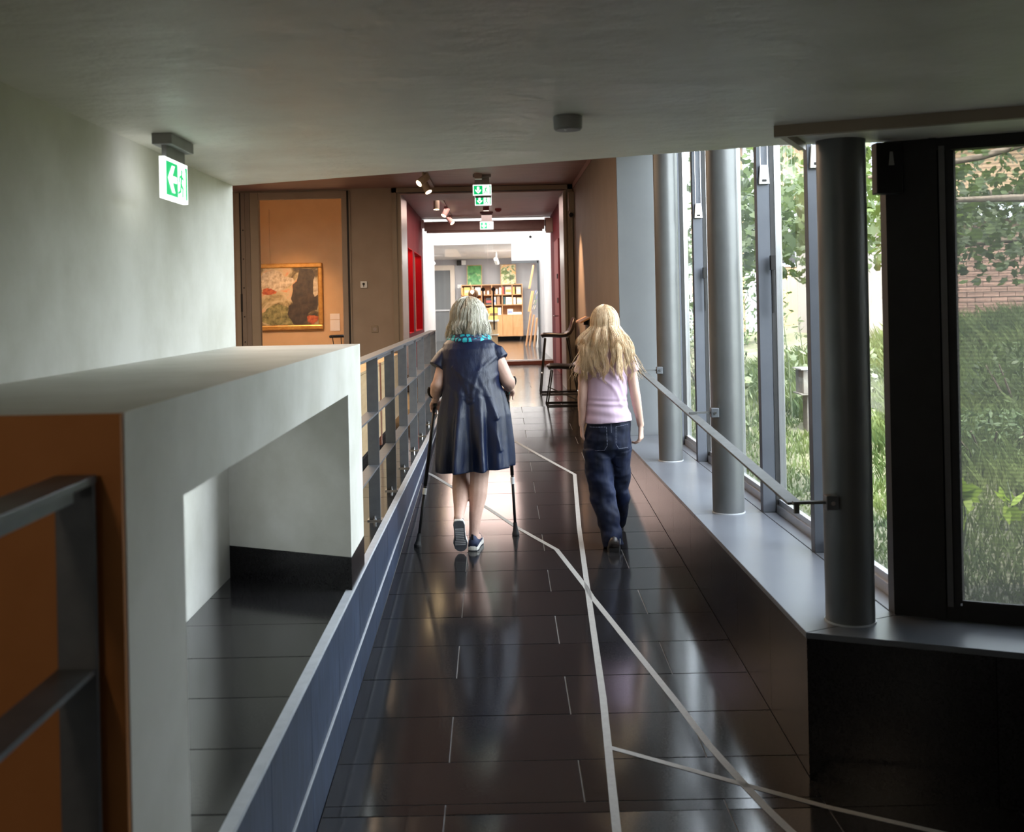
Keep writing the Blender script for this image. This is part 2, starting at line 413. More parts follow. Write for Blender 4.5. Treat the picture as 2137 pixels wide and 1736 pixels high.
class MB:
    def __init__(s):
        s.v = []
        s.f = []

    def add(s, vs, fs):
        o = len(s.v)
        s.v += [tuple(p) for p in vs]
        s.f += [tuple(i + o for i in f) for f in fs]
        return s

    def box(s, x0, x1, y0, y1, z0, z1):
        return s.add([(x0, y0, z0), (x1, y0, z0), (x1, y1, z0), (x0, y1, z0), (x0, y0, z1), (x1, y0, z1), (x1, y1, z1), (x0, y1, z1)],
                     [(0, 3, 2, 1), (4, 5, 6, 7), (0, 1, 5, 4), (1, 2, 6, 5), (2, 3, 7, 6), (3, 0, 4, 7)])

    def cbox(s, c, e):
        return s.box(c[0] - e[0] / 2, c[0] + e[0] / 2, c[1] - e[1] / 2, c[1] + e[1] / 2, c[2] - e[2] / 2, c[2] + e[2] / 2)

    def prism(s, poly, z0, z1):
        """poly counter-clockwise in plan; z0, z1 numbers or functions of (x, y)"""
        n = len(poly)
        f0 = z0 if callable(z0) else (lambda x, y: z0)
        f1 = z1 if callable(z1) else (lambda x, y: z1)
        vs = [(x, y, f0(x, y)) for x, y in poly] + [(x, y, f1(x, y)) for x, y in poly]
        fs = [tuple(range(n - 1, -1, -1)), tuple(range(n, 2 * n))]
        fs += [(i, (i + 1) % n, n + (i + 1) % n, n + i) for i in range(n)]
        return s.add(vs, fs)

    def extrude(s, pts, vec):
        """closed 3-D polygon swept along vec"""
        n = len(pts)
        v = Vector(vec)
        vs = [tuple(p) for p in pts] + [tuple(Vector(p) + v) for p in pts]
        fs = [tuple(range(n - 1, -1, -1)), tuple(range(n, 2 * n))]
        fs += [(i, (i + 1) % n, n + (i + 1) % n, n + i) for i in range(n)]
        return s.add(vs, fs)

    def loft(s, rings, cap=True, closed=False):
        n = len(rings[0])
        vs = [p for r in rings for p in r]
        fs = []
        m = len(rings)
        for j in range(m if closed else m - 1):
            for i in range(n):
                a = j * n + i
                b = j * n + (i + 1) % n
                j2 = (j + 1) % m
                fs.append((a, b, j2 * n + (i + 1) % n, j2 * n + i))
        if cap and not closed:
            fs.append(tuple(range(n - 1, -1, -1)))
            fs.append(tuple((m - 1) * n + i for i in range(n)))
        return s.add(vs, fs)

    def tube(s, path, r, n=8, cap=True, closed=False):
        path = [Vector(p) for p in path]
        rs = r if isinstance(r, (list, tuple)) else [r] * len(path)
        rings = []
        up = None
        m = len(path)
        for i, p in enumerate(path):
            if closed:
                t = (path[(i + 1) % m] - path[i - 1]).normalized()
            else:
                t = (path[min(i + 1, m - 1)] - path[max(i - 1, 0)])
                t = t.normalized() if t.length > 1e-9 else Vector((0, 0, 1))
            if up is None:
                up = Vector((0, 0, 1)) if abs(t.z) < 0.9 else Vector((1, 0, 0))
            a = t.cross(up)
            if a.length < 1e-6:
                a = t.cross(Vector((0.3, 0.8, 0.5)))
            a.normalize()
            b = a.cross(t).normalized()
            up = b
            rings.append([tuple(p + (a * cos(2 * pi * k / n) + b * sin(2 * pi * k / n)) * rs[i]) for k in range(n)])
        return s.loft(rings, cap, closed)

    def cyl(s, p0, p1, r0, r1=None, n=16):
        return s.tube([p0, p1], [r0, r1 if r1 is not None else r0], n)

    def caps(s, p0, p1, r0, r1, n=12, k=4):
        """rounded tapered limb segment"""
        p0 = Vector(p0)
        p1 = Vector(p1)
        d = (p1 - p0)
        d = d.normalized() if d.length > 1e-6 else Vector((0, 0, 1))
        path, rs = [], []
        for i in range(k + 1):
            a = pi / 2 * i / k
            path.append(p0 - d * r0 * cos(a))
            rs.append(max(r0 * sin(a), 1e-4))
        for i in range(k + 1):
            a = pi / 2 * i / k
            path.append(p1 + d * r1 * sin(a))
            rs.append(max(r1 * cos(a), 1e-4))
        return s.tube(path, rs, n)

    def chain(s, pts, rs, n=12):
        for i in range(len(pts) - 1):
            s.caps(pts[i], pts[i + 1], rs[i], rs[i + 1], n)
        return s

    def ell(s, c, r, n=16, m=10):
        rings = []
        for j in range(m + 1):
            a = pi * j / m
            rr = max(sin(a), 1e-4)
            rings.append([(c[0] + r[0] * rr * cos(2 * pi * i / n), c[1] + r[1] * rr * sin(2 * pi * i / n), c[2] - r[2] * cos(a)) for i in range(n)])
        return s.loft(rings, True)

    def obox(s, c, ax, ay, az, ex, ey, ez):
        """oriented box: centre, three axes, three full sizes"""
        c = Vector(c)
        ax = Vector(ax) * ex / 2
        ay = Vector(ay) * ey / 2
        az = Vector(az) * ez / 2
        vs = [c - ax - ay - az, c + ax - ay - az, c + ax + ay - az, c - ax + ay - az, c - ax - ay + az, c + ax - ay + az, c + ax + ay + az, c - ax + ay + az]
        return s.add(vs, [(0, 3, 2, 1), (4, 5, 6, 7), (0, 1, 5, 4), (1, 2, 6, 5), (2, 3, 7, 6), (3, 0, 4, 7)])

    def mesh(s, name, origin=(0, 0, 0)):
        me = bpy.data.meshes.new(name)
        ox, oy, oz = origin
        me.from_pydata([(x - ox, y - oy, z - oz) for x, y, z in s.v], [], s.f)
        me.update()
        return me

    def base(s):
        xs = [p[0] for p in s.v]
        ys = [p[1] for p in s.v]
        zs = [p[2] for p in s.v]
        return Vector(((min(xs) + max(xs)) / 2, (min(ys) + max(ys)) / 2, min(zs)))


def link(o, wm, parent=None):
    COL.objects.link(o)
    if parent is not None:
        o.parent = parent
        o.matrix_parent_inverse = WM[parent.name].inverted()
    o.matrix_basis = wm
    WM[o.name] = wm.copy()
    return o


def smooth_mesh(me, on=True):
    if on:
        me.polygons.foreach_set('use_smooth', [True] * len(me.polygons))


def obj(name, mb, material, parent=None, smooth=False, bevel=0.0, kind=None, label=None, world=True, angle=None):
    """one mesh object; the shape is given in world coordinates, the origin goes to its base"""
    c = mb.base()
    me = mb.mesh(name, c)
    me.materials.append(material)
    smooth_mesh(me, smooth)
    o = bpy.data.objects.new(name, me)
    link(o, Matrix.Translation(c), parent)
    if bevel:
        b = o.modifiers.new('bevel', 'BEVEL')
        b.width = bevel
        b.segments = 2
        b.limit_method = 'ANGLE'
        b.angle_limit = radians(40)
    if kind:
        o['kind'] = kind
    if label:
        o['label'] = label
    return o


def inst(name, me, wm, parent=None):
    return link(bpy.data.objects.new(name, me), wm, parent)


def thing(name, label, cat, loc, group=None):
    o = bpy.data.objects.new(name, None)
    o.empty_display_size = 0.1
    link(o, Matrix.Translation(Vector(loc)))
    o['label'] = label
    o['category'] = cat
    if group:
        o['group'] = group
    return o


def tag(o, label, cat, group=None):
    o['label'] = label
    o['category'] = cat
    if group:
        o['group'] = group
    return o


def dup(root, move, label, group=None):
    """copy a thing with its parts and sub-parts, moved by a vector"""
    r = root.copy()
    wm = Matrix.Translation(Vector(move)) @ WM[root.name]
    COL.objects.link(r)
    r.matrix_basis = wm
    WM[r.name] = wm
    r['label'] = label
    if group:
        r['group'] = group
    for ch in list(root.children):
        c = ch.copy()
        COL.objects.link(c)
        c.parent = r
        WM[c.name] = Matrix.Translation(Vector(move)) @ WM[ch.name]
        for g in list(ch.children):
            d = g.copy()
            COL.objects.link(d)
            d.parent = c
    return r


def remesh(mb, voxel, iters=4, fn=None):
    """join overlapping closed shapes into one continuous surface"""
    me = mb.mesh('raw')
    o = bpy.data.objects.new('raw', me)
    COL.objects.link(o)
    m = o.modifiers.new('r', 'REMESH')
    m.mode = 'VOXEL'
    m.voxel_size = voxel
    if iters:
        sm = o.modifiers.new('s', 'SMOOTH')
        sm.iterations = iters
        sm.factor = 0.5
    dg = bpy.context.evaluated_depsgraph_get()
    res = bpy.data.meshes.new_from_object(o.evaluated_get(dg), depsgraph=dg)
    bpy.data.objects.remove(o)
    out = MB()
    out.v = [tuple(v.co) for v in res.vertices]
    out.f = [tuple(p.vertices) for p in res.polygons]
    if fn:
        out.v = [fn(*p) for p in out.v]
    bpy.data.meshes.remove(res)
    return out


def rng(seed):
    return random.Random(seed)


# ------------------------------------------------------------------ measures of the place
SLOPE = 0.0596
Y_BOT, Y_TOP = 3.66, 12.56                  # foot and head of the ramp
Z_LOW = -SLOPE * (Y_TOP - Y_BOT)
XL, XR = -0.63, 1.09                        # left kerb face, right sill face


def fz(y):
    return max(Z_LOW, min(0.0, -SLOPE * (Y_TOP - y)))
# ------------------------------------------------------------------ floor with its stone tiles
fl = MB()
G = 0.004
for (x0, x1, y0, y1) in ((XL, 3.45, -2.5, 2.85), (XL, XR, 2.85, Y_BOT), (XL, XR, Y_BOT, Y_TOP), (XL, XR, Y_TOP, 15.0), (-6.0, XL - 0.03, -2.5, 15.0), (-1.43, 1.11, 15.0, 21.2)):
    up = (x1 < XL) or y0 >= Y_TOP
    f1 = (lambda x, y: -G) if up else (lambda x, y: fz(y) - G)
    f0 = (lambda x, y: -0.30) if up else (lambda x, y: fz(y) - 0.2)
    fl.prism([(x0, y0), (x1, y0), (x1, y1), (x0, y1)], f0, f1)
fl.prism([(XR, 2.85), (3.45, 2.85), (3.45, 2.888), (XR, 3.875)], Z_LOW - 0.2, Z_LOW - G)
floor = obj('floor', fl, M_GROUT, kind='structure')
TILE = {}
TRN = rng(3)
JO = 0.005                                  # joint width


def tile(x0, x1, y0, y1, up=False):
    sx, sy = round(x1 - x0, 3), round(y1 - y0, 3)
    cx, cy = (x0 + x1) / 2, (y0 + y1) / 2
    ramp = (not up) and Y_BOT - 0.01 < cy < Y_TOP
    key = (sx, sy)
    if key not in TILE:
        m = MB().box(-sx / 2 + JO / 2, sx / 2 - JO / 2, -sy / 2 + JO / 2, sy / 2 - JO / 2, -0.02, 0.0)
        me = m.mesh('tile')
        me.materials.append(M_GRAN)
        TILE[key] = me
    z = 0.0 if up else fz(cy)
    wm = Matrix.Translation((cx, cy, z))
    if ramp:
        wm = wm @ Matrix.Rotation(math.atan(SLOPE), 4, 'X')
    # laid by hand: each tile tips a hair's breadth its own way
    wm = wm @ Matrix.Rotation(TRN.gauss(0, 0.0011), 4, 'X') @ Matrix.Rotation(TRN.gauss(0, 0.0011), 4, 'Y')
    inst('tile', TILE[key], wm, floor)


PY = 0.387


def cut_tile(x0, x1, y0, y1):
    """floor tile cut along the canted sill front"""
    lim = lambda x: 3.868 - 0.42 * (x - 1.088) + 0.01
    h = JO / 2
    poly = [(x0 + h, y0 + h), (x1 - h, y0 + h), (x1 - h, y1 - h), (x0 + h, y1 - h)]
    out = []
    for p, q in zip(poly, poly[1:] + poly[:1]):
        fp, fq = lim(p[0]) - p[1], lim(q[0]) - q[1]
        if fp >= 0:
            out.append(p)
        if fp * fq < 0:
            t_ = fp / (fp - fq)
            out.append((p[0] + (q[0] - p[0]) * t_, p[1] + (q[1] - p[1]) * t_))
    if len(out) > 2:
        obj('tile', MB().prism(out, Z_LOW - 0.02, Z_LOW), M_GRAN, floor)


rows = []
y = 4.032
while y + PY < Y_TOP - 0.05:
    rows.append((y, y + PY))
    y += PY
rows.append((y, Y_TOP))
rows = [(3.66, 3.73), (3.73, 4.032)] + rows
for i, (a, b) in enumerate(rows):
    js = [XL, -0.21, 0.752, XR] if i % 2 == 0 else [XL, 0.272, XR]
    for x0, x1 in zip(js[:-1], js[1:]):
        tile(x0, x1, a, b)
for i in range(4):                           # level floor at the foot of the ramp
    b = 3.66 - i * PY
    js = [XL, -0.21, 0.752, 1.715, 2.68] if i % 2 else [XL, 0.272, 1.235, 2.198]
    if i == 0:
        js = [XL, -0.21, 0.752, XR]
    for x0, x1 in zip(js[:-1], js[1:]):
        if x1 > XR + 0.01 and b > 3.868 - 0.42 * (x1 - 1.088):
            cut_tile(x0, x1, b - PY, b)
        else:
            tile(x0, x1, b - PY, b)
cut_tile(XR, 1.715, 3.66 - PY, 3.66)
cut_tile(XR, 1.62, 3.66, 3.86)
cut_tile(1.715, 2.68, 3.66 - PY, 3.66)
cut_tile(2.68, 3.44, 3.66 - 2 * PY, 3.66 - PY)
a = Y_TOP
i = 0
while a < 15.0 - 0.05:                       # landing
    b = min(a + PY, 15.0)
    js = [XL, 0.0, XR] if i % 2 else [XL, -0.21, 0.752, XR]
    for x0, x1 in zip(js[:-1], js[1:]):
        tile(x0, x1, a, b, True)
    a = b
    i += 1
a = 15.0
i = 0
while a < 21.2 - 0.05:                       # red room
    b = min(a + PY, 21.2)
    js = [-1.43, -0.48, 0.48, 1.11] if i % 2 else [-1.43, -0.95, 0.0, 1.11]
    for x0, x1 in zip(js[:-1], js[1:]):
        tile(x0, x1, a, b, True)
    a = b
    i += 1
a = 2.18                                     # upper floor on the left: inside the box, then along the railing
i = 0
while a < 14.9:
    b = a + 0.385
    js = [-1.22, -0.66] if a < 5.0 else ([-2.58, -1.62, -0.66] if i % 2 else [-3.06, -2.1, -1.14, -0.66])
    for x0, x1 in zip(js[:-1], js[1:]):
        tile(x0, x1, a, b, True)
    a = b
    i += 1

# ------------------------------------------------------------------ kerb between ramp and upper floor
kb = MB().prism([(XL - 0.03, -2.5), (XL - 0.012, -2.5), (XL - 0.012, Y_TOP), (XL - 0.03, Y_TOP)], lambda x, y: fz(y) - 0.05, -0.012)
kerb = obj('trim_1', kb, M_GROUT, kind='structure')
ys = [-0.2 + 0.62 * k for k in range(21)] + [Y_TOP - 0.15]
for a, b in zip(ys[:-1], ys[1:]):
    m = MB().prism([(XL - 0.012, a + 0.0015), (XL, a + 0.0015), (XL, b - 0.0015), (XL - 0.012, b - 0.0015)], lambda x, y: fz(y), -0.014)
    obj('stone_panel', m, M_KERB, kerb)
cp = MB().box(XL - 0.032, XL + 0.001, -2.5, Y_TOP, -0.013, 0.002)
obj('edge_strip', cp, M_CAP, kerb, label='pale edge strip capping the blue stone kerb')
sk = MB().prism([(XL + 0.001, -2.5), (XL + 0.007, -2.5), (XL + 0.007, Y_TOP), (XL + 0.001, Y_TOP)], lambda x, y: fz(y) - 0.01, lambda x, y: fz(y) + 0.0012)
obj('joint_strip', sk, M_CAP, kerb, label='pale sealed joint at the foot of the kerb')

# ------------------------------------------------------------------ sill on the right with its dark front panels
SA = -0.42                                   # plan slope of the canted near side
P0 = (1.088, 3.868)
WC = (1.476, 4.055)                          # corner of the two window planes


def front(x):
    return P0[1] + SA * (x - P0[0])


def wline(x):
    return WC[1] + SA * (x - WC[0])


core = MB()
core.prism([(1.105, 3.89), (1.60, 4.05), (1.60, 9.65), (1.105, 9.65)], -0.75, -0.024)
core.prism([(1.105, 9.65), (1.13, 9.65), (1.13, 12.6), (1.105, 12.6)], -0.75, -0.002)
core.prism([(1.12, front(1.12) + 0.022), (3.45, front(3.45) + 0.022), (3.45, wline(3.45) + 0.1), (1.56, 4.12)], -0.75, -0.024)
sill = obj('trim_2', core, M_BLKSTONE, kind='structure')
for a, b in ((3.868, 4.4), (4.4, 5.0), (5.0, 5.6), (5.6, 6.2), (6.2, 6.8), (6.8, 7.4), (7.4, 8.0), (8.0, 8.6), (8.6, 9.2), (9.2, 9.8), (9.8, 10.4), (10.4, 11.0), (11.0, 11.6), (11.6, 12.2)):
    m = MB().prism([(XR, a + 0.0015), (1.105, a + 0.0015), (1.105, b - 0.0015), (XR, b - 0.0015)], lambda x, y: fz(y), -0.022)
    obj('front_panel', m, M_BLKSTONE, sill)
fx = [1.092, 1.66, 2.25, 2.85, 3.45]
for a, b in zip(fx[:-1], fx[1:]):
    a2, b2 = a + 0.0015, b - 0.0015
    m = MB().prism([(a2, front(a2) + 0.004), (b2, front(b2) + 0.004), (b2, front(b2) + 0.02), (a2, front(a2) + 0.02)], Z_LOW, -0.022)
    obj('front_panel', m, M_BLKSTONE, sill)


def slab(poly):
    m = MB().prism(poly, -0.022, 0.0)
    return obj('sill_slab', m, M_SILL, sill, bevel=0.002)


gq = 0.0015
slab([(P0[0], P0[1]), (3.45, front(3.45)), (3.45, wline(3.45) - gq), (WC[0] - gq, WC[1] - gq * 2)])
slab([(P0[0], P0[1] + 0.002), (WC[0] - 0.003, WC[1] + 0.0), (WC[0] - 0.003, 6.045), (P0[0], 6.045)])
slab([(P0[0], 6.048), (WC[0] - 0.003, 6.048), (WC[0] - 0.003, 7.995), (P0[0], 7.995)])
slab([(P0[0], 7.998), (WC[0] - 0.003, 7.998), (WC[0] - 0.003, 9.648), (P0[0], 9.648)])
for a, b in ((4.06, 6.045), (6.048, 7.995), (7.998, 9.648)):
    slab([(1.478, a), (1.60, a), (1.60, b), (1.478, b)])
m = MB().prism([(1.49, wline(1.49) + 0.004), (3.45, wline(3.45) + 0.004), (3.45, wline(3.45) + 0.1), (1.56, 4.12)], -0.022, 0.0)
obj('sill_slab', m, M_SILL, sill, bevel=0.002)

# ------------------------------------------------------------------ walls and ceilings
CZ = 1.78                                    # low soffit over the ramp
HZ = 2.85                                    # gallery ceiling
m = MB().prism([(-1.45, -2.7), (3.7, -2.7), (3.7, 3.42), (1.66, 4.22), (1.50, 4.06), (1.083, 4.085), (-1.215, 5.04), (-1.45, 5.04)], CZ, 2.15)
obj('ceiling', m, M_CEIL, kind='structure')
m = MB().prism([(-6.2, 5.2), (-1.3, 5.2), (-1.19, 5.17), (1.083, 4.215), (1.50, 4.19), (1.5, 4.08), (1.72, 4.25), (1.72, 9.65), (1.35, 9.7), (1.35, 15.1), (-6.2, 15.1)], HZ, 3.1)
obj('gallery_ceiling', m, M_GALCEIL, kind='structure')
m = MB().prism([(-1.45, 5.04), (-1.215, 5.04), (1.083, 4.085), (1.50, 4.06), (1.50, 4.19), (1.083, 4.215), (-1.19, 5.17), (-1.45, 5.17)], 2.10, 2.9)
obj('soffit_wall', m, M_PLASTER, kind='structure')
obj('wall_left', MB().box(-1.42, -1.22, -2.6, 5.04, -0.1, CZ + 0.02), M_PLASTER, kind='structure')
obj('wall_near', MB().box(-1.42, 3.7, -2.7, -2.5, -0.8, CZ + 0.1), M_WARMWALL, kind='structure')
m = MB().prism([(3.45, -2.6), (3.65, -2.6), (3.65, 3.3), (3.45, 3.3)], -0.8, CZ + 0.1)
obj('near_side_wall', m, M_WARMWALL, kind='structure')
m = MB().prism([(1.10, 9.65), (1.72, 9.65), (1.72, 9.80), (1.30, 9.80), (1.30, 15.0), (1.10, 15.0)], -0.002, HZ + 0.02)
obj('wall_right', m, M_BROWNWALL, kind='structure')
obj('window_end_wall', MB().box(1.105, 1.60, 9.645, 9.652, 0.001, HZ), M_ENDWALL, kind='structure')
m = MB().box(1.092, 1.10, 9.7, 14.9, HZ - 0.07, HZ)
obj('trim_3', m, M_GALCEIL, kind='structure')
m = MB().box(-6.2, -6.0, 5.0, 15.0, -0.1, HZ + 0.1)
m.box(-6.0, -1.42, 5.05, 5.2, -0.1, HZ + 0.1)
obj('gallery_side_wall', m, M_WARMWALL, kind='structure')

# far gallery wall with its two openings (left: painting room, middle: red room)
m = MB()
for x0, x1 in ((-6.0, -3.60), (-2.0, -1.42), (1.09, 1.3)):
    m.box(x0, x1, 15.0, 15.9, -0.002, HZ + 0.05)
m.box(-3.60, -2.0, 15.0, 15.9, 2.82, HZ + 0.05)
m.box(-1.42, 1.09, 15.0, 15.9, 2.84, HZ + 0.1)
obj('wall_far', m, M_WARMWALL, kind='structure')


def door_frame(name, x0, x1, w, ztop, depth, label):
    """metal portal: stepped outer frame plus reveal lining"""
    o = obj(name, MB().box(x0, x0 + w * 0.55, 14.965, 15.0, 0, ztop).box(x1 - w * 0.55, x1, 14.965, 15.0, 0, ztop).box(x0, x1, 14.965, 15.0, ztop - w * 0.5, ztop), M_FRAME, kind='structure')
    for s, xa in ((1, x0 + w * 0.55), (-1, x1 - w * 0.55)):
        obj('rebate', MB().box(min(xa, xa + s * w * 0.2), max(xa, xa + s * w * 0.2), 14.985, 15.0, 0, ztop - w * 0.5), M_FRAME, o)
        xb = xa + s * w * 0.2
        obj('inner_moulding', MB().box(min(xb, xb + s * w * 0.25), max(xb, xb + s * w * 0.25), 14.96, 15.0, 0, ztop - w * 0.6), M_FRAME, o)
    for xa in (x0 + w, x1 - w - 0.012):
        obj('reveal_lining', MB().box(xa, xa + 0.012, 14.96, 15 + depth, 0, ztop - w * 0.75), M_JAMB, o, label='pale steel lining of the door reveal')
    obj('head_lining', MB().box(x0 + w, x1 - w, 14.962, 15 + depth, ztop - w * 0.75, ztop - w * 0.75 + 0.012), M_GALCEIL, o)
    # bolts / seals along the frame
    return o


door_frame('door_1', -1.42, 1.09, 0.12, 2.84, 0.9, 'portal')
d2 = obj('door_2', MB().box(-3.60, -3.27, 14.97, 15.06, 0, 2.82).box(-2.12, -2.0, 14.97, 15.06, 0, 2.82).box(-3.27, -2.12, 14.97, 15.06, 2.72, 2.82), M_WARMWALL, kind='structure')
for k, (x0, x1, mm) in enumerate(((-3.592, -3.535, M_FRAME), (-3.53, -3.52, M_BLACK), (-3.515, -3.46, M_BROWNWALL), (-3.45, -3.39, M_BROWNWALL), (-3.385, -3.275, M_FRAME), (-2.045, -2.02, M_BLACK))):
    obj('seal_strip', MB().box(x0, x1, 14.955, 14.972, 0, 2.82), mm, d2)
obj('latch_plate', MB().box(-3.535, -3.51, 14.945, 14.956, 1.17, 1.42), M_BLACK, d2, label='black latch plate')
for z in (0.4, 0.75, 1.1, 1.5, 1.9, 2.3):
    obj('frame_bolt', MB().cyl((-3.487, 14.956, z), (-3.487, 14.948, z), 0.010, n=8), M_BLACK, d2)

obj('painting_room_wall', MB().box(-6.0, -1.5, 20.0, 20.2, -0.1, 3.8).box(-6.2, -6.0, 15.9, 20.2, -0.1, 3.8), M_OCHREWALL, kind='structure')
obj('upper_far_wall', MB().box(-6.2, -1.42, 15.0, 15.2, HZ + 0.05, 3.85).box(-1.92, -1.82, 15.9, 20.2, -0.1, 3.85), M_OCHREWALL, kind='structure')
obj('painting_room_ceiling', MB().box(-6.0, -1.5, 15.9, 20.0, 3.7, 3.85), M_GALCEIL, kind='structure')
obj('painting_room_floor', MB().box(-6.0, -1.5, 15.0, 20.0, -0.2, -0.001), M_OAK, kind='structure')

# red room
obj('red_room_ceiling', MB().box(-1.6, 1.25, 15.85, 21.5, 2.92, 3.1), M_GALCEIL, kind='structure')
m = MB()
m.box(-1.55, -1.43, 15.9, 17.75, 0, 2.93)
m.box(-1.55, -1.43, 20.95, 21.4, 0, 2.93)
m.box(-1.55, -1.43, 17.75, 20.95, 2.17, 2.93)
m.box(-1.55, -1.43, 17.75, 20.95, 0, 0.74)
m.box(-1.55, -1.43, 18.72, 19.12, 0.74, 2.17)
wrl = obj('niche_wall', m, M_REDWALL, kind='structure')
for a, b in ((17.75, 18.72), (19.12, 20.95)):
    obj('niche_panel', MB().box(-1.72, -1.66, a, b, 0.72, 2.19), M_REDNICHE, wrl, label='bright crimson back of the wall niche')
    fr = MB()
    fr.box(-1.66, -1.428, a, a + 0.012, 0.74, 2.17).box(-1.66, -1.428, b - 0.012, b, 0.74, 2.17).box(-1.66, -1.428, a, b, 2.158, 2.17).box(-1.66, -1.428, a, b, 0.74, 0.752)
    obj('niche_lining', fr, M_REDNICHE, wrl)
for a, b in ((17.75, 18.72), (19.12, 20.95)):
    area_light('niche_fill_light', (-1.58, (a + b) / 2, 2.15), 0.08, b - a - 0.1, 1.7, (1.0, 0.55, 0.45), (0, radians(-12), 0))  # added lamp without fixture, makes the crimson niche glow
wrr = obj('red_door_wall', MB().box(1.11, 1.25, 15.9, 21.4, 0, 2.93), M_REDWALL, kind='structure')
d3 = obj('door_3', MB().box(1.07, 1.11, 18.3, 19.5, 0.0, 2.3), M_REDDOOR, kind='structure', bevel=0.004)
m = MB().cyl((1.07, 18.5, 0.98), (1.0, 18.5, 0.98), 0.012, n=8).cyl((1.0, 18.5, 0.98), (1.0, 18.66, 0.98), 0.011, n=8)
obj('lever_handle', m, M_STEEL, d3)
for za, zb_ in ((1.2, 1.29), (1.62, 1.7)):
    obj('lock_plate', MB().box(1.055, 1.07, 18.45, 18.55, za, zb_), M_BLACK, d3)
o = thing('wall_loudspeaker', 'small brown loudspeaker high on the red right wall by the shop front', 'loudspeaker', (1.05, 20.6, 2.5))
obj('cabinet', MB().prism([(1.11, 20.45), (1.11, 20.75), (0.98, 20.7), (0.98, 20.5)], 2.55, 2.83), M_FRAME, o, bevel=0.008)
obj('grille', MB().box(0.972, 0.98, 20.52, 20.68, 2.58, 2.80), M_BLACK, o)

# threshold, shop front and the shop beyond
sf = obj('trim_4', MB().box(-1.43, 1.11, 21.2, 21.55, 0, 0.075), M_BROWNBAR, kind='structure', bevel=0.004)
obj('shop_floor', MB().box(-4.5, 2.0, 21.55, 34.2, -0.2, 0.074), M_GRAN, kind='structure')
obj('shop_front_wall', MB().box(-1.60, 1.25, 21.3, 21.5, 2.92, 3.6), M_WHITEWALL, kind='structure')
bl = thing('roller_blind', 'taupe roller blind box across the top of the glass shop front', 'blind', (-0.2, 21.15, 2.65))
obj('casing', MB().box(-1.37, 0.98, 21.08, 21.22, 2.66, 2.84), M_BLIND, bl, bevel=0.006)
obj('bottom_bar', MB().box(-1.33, 0.94, 21.12, 21.18, 2.62, 2.66), M_BLIND, bl)
for x in (-1.41, 1.02):
    obj('end_bracket', MB().box(x - 0.035, x + 0.035, 21.06, 21.26, 2.72, 2.88), M_WHITEPL, bl)
w3 = obj('window_3', MB().box(-1.43, 1.11, 21.36, 21.44, 0.075, 0.09), M_ALU, kind='structure')
for x0, x1 in ((-1.425, -0.145), (-0.135, 1.105)):
    obj('glass_door', MB().box(x0, x1, 21.39, 21.402, 0.092, 2.9), M_CLEARGLASS, w3, label='frameless glass door leaf')
for x in (-0.25, -0.045):
    hb = obj('pull_handle', MB().cyl((x, 21.33, 0.70), (x, 21.33, 1.46), 0.014, n=8).cyl((x, 21.33, 0.76), (x, 21.39, 0.76), 0.01, n=8).cyl((x, 21.33, 1.40), (x, 21.39, 1.40), 0.01, n=8), M_BLACK, w3, label='black bar handle of the glass door')
    obj('round_lock', MB().cyl((x, 21.37, 1.50), (x, 21.39, 1.50), 0.042, n=20), M_BLACK, w3, label='round black lock plate above the handle')

bm_ = MB()
bm_.box(-4.5, -1.42, 25.0, 25.2, 0.07, 3.6)
bm_.box(-1.42, 0.385, 25.0, 25.2, 2.60, 3.6)
bm_.box(0.385, 1.02, 25.0, 25.2, 2.20, 3.6)
bm_.box(1.02, 2.0, 25.0, 25.2, 0.07, 3.6)
obj('shop_bulkhead_wall', bm_, M_WHITEWALL, kind='structure')
d4 = obj('door_4', MB().box(0.385, 1.0, 24.96, 25.0, 2.14, 2.20).box(0.97, 1.02, 24.96, 25.0, 0.075, 2.2), M_ENDWALL, kind='structure')
obj('shop_side_wall', MB().box(-4.6, -4.4, 21.3, 34.3, 0, 3.7).box(-1.60, -1.43, 21.4, 25.0, 0.0, 3.7).box(1.11, 1.25, 21.4, 25.0, 0.0, 3.7).box(1.42, 1.6, 25.2, 34.3, 0, 3.7), M_WHITEWALL, kind='structure')
obj('foyer_ceiling', MB().box(-4.6, 2.1, 21.3, 25.2, 3.6, 3.75), M_WHITEWALL, kind='structure')
obj('shop_ceiling', MB().box(-4.6, 1.6, 25.2, 34.3, 2.64, 2.8), M_WHITEWALL, kind='structure')
obj('shop_back_wall', MB().box(-4.5, 1.5, 34.0, 34.2, 0, 2.8), M_GREYWALL, kind='structure')
obj('baseboard_shop', MB().box(-1.6, 1.42, 33.95, 34.0, 0.075, 0.2), M_BLACK, kind='structure')
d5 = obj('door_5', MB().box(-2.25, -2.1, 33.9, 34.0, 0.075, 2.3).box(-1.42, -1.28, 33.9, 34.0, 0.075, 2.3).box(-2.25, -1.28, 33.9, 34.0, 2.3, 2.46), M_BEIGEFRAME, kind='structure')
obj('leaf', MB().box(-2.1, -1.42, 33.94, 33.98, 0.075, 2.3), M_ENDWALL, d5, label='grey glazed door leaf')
obj('push_bar', MB().box(-2.05, -1.46, 33.9, 33.93, 1.02, 1.07), M_ALU, d5)

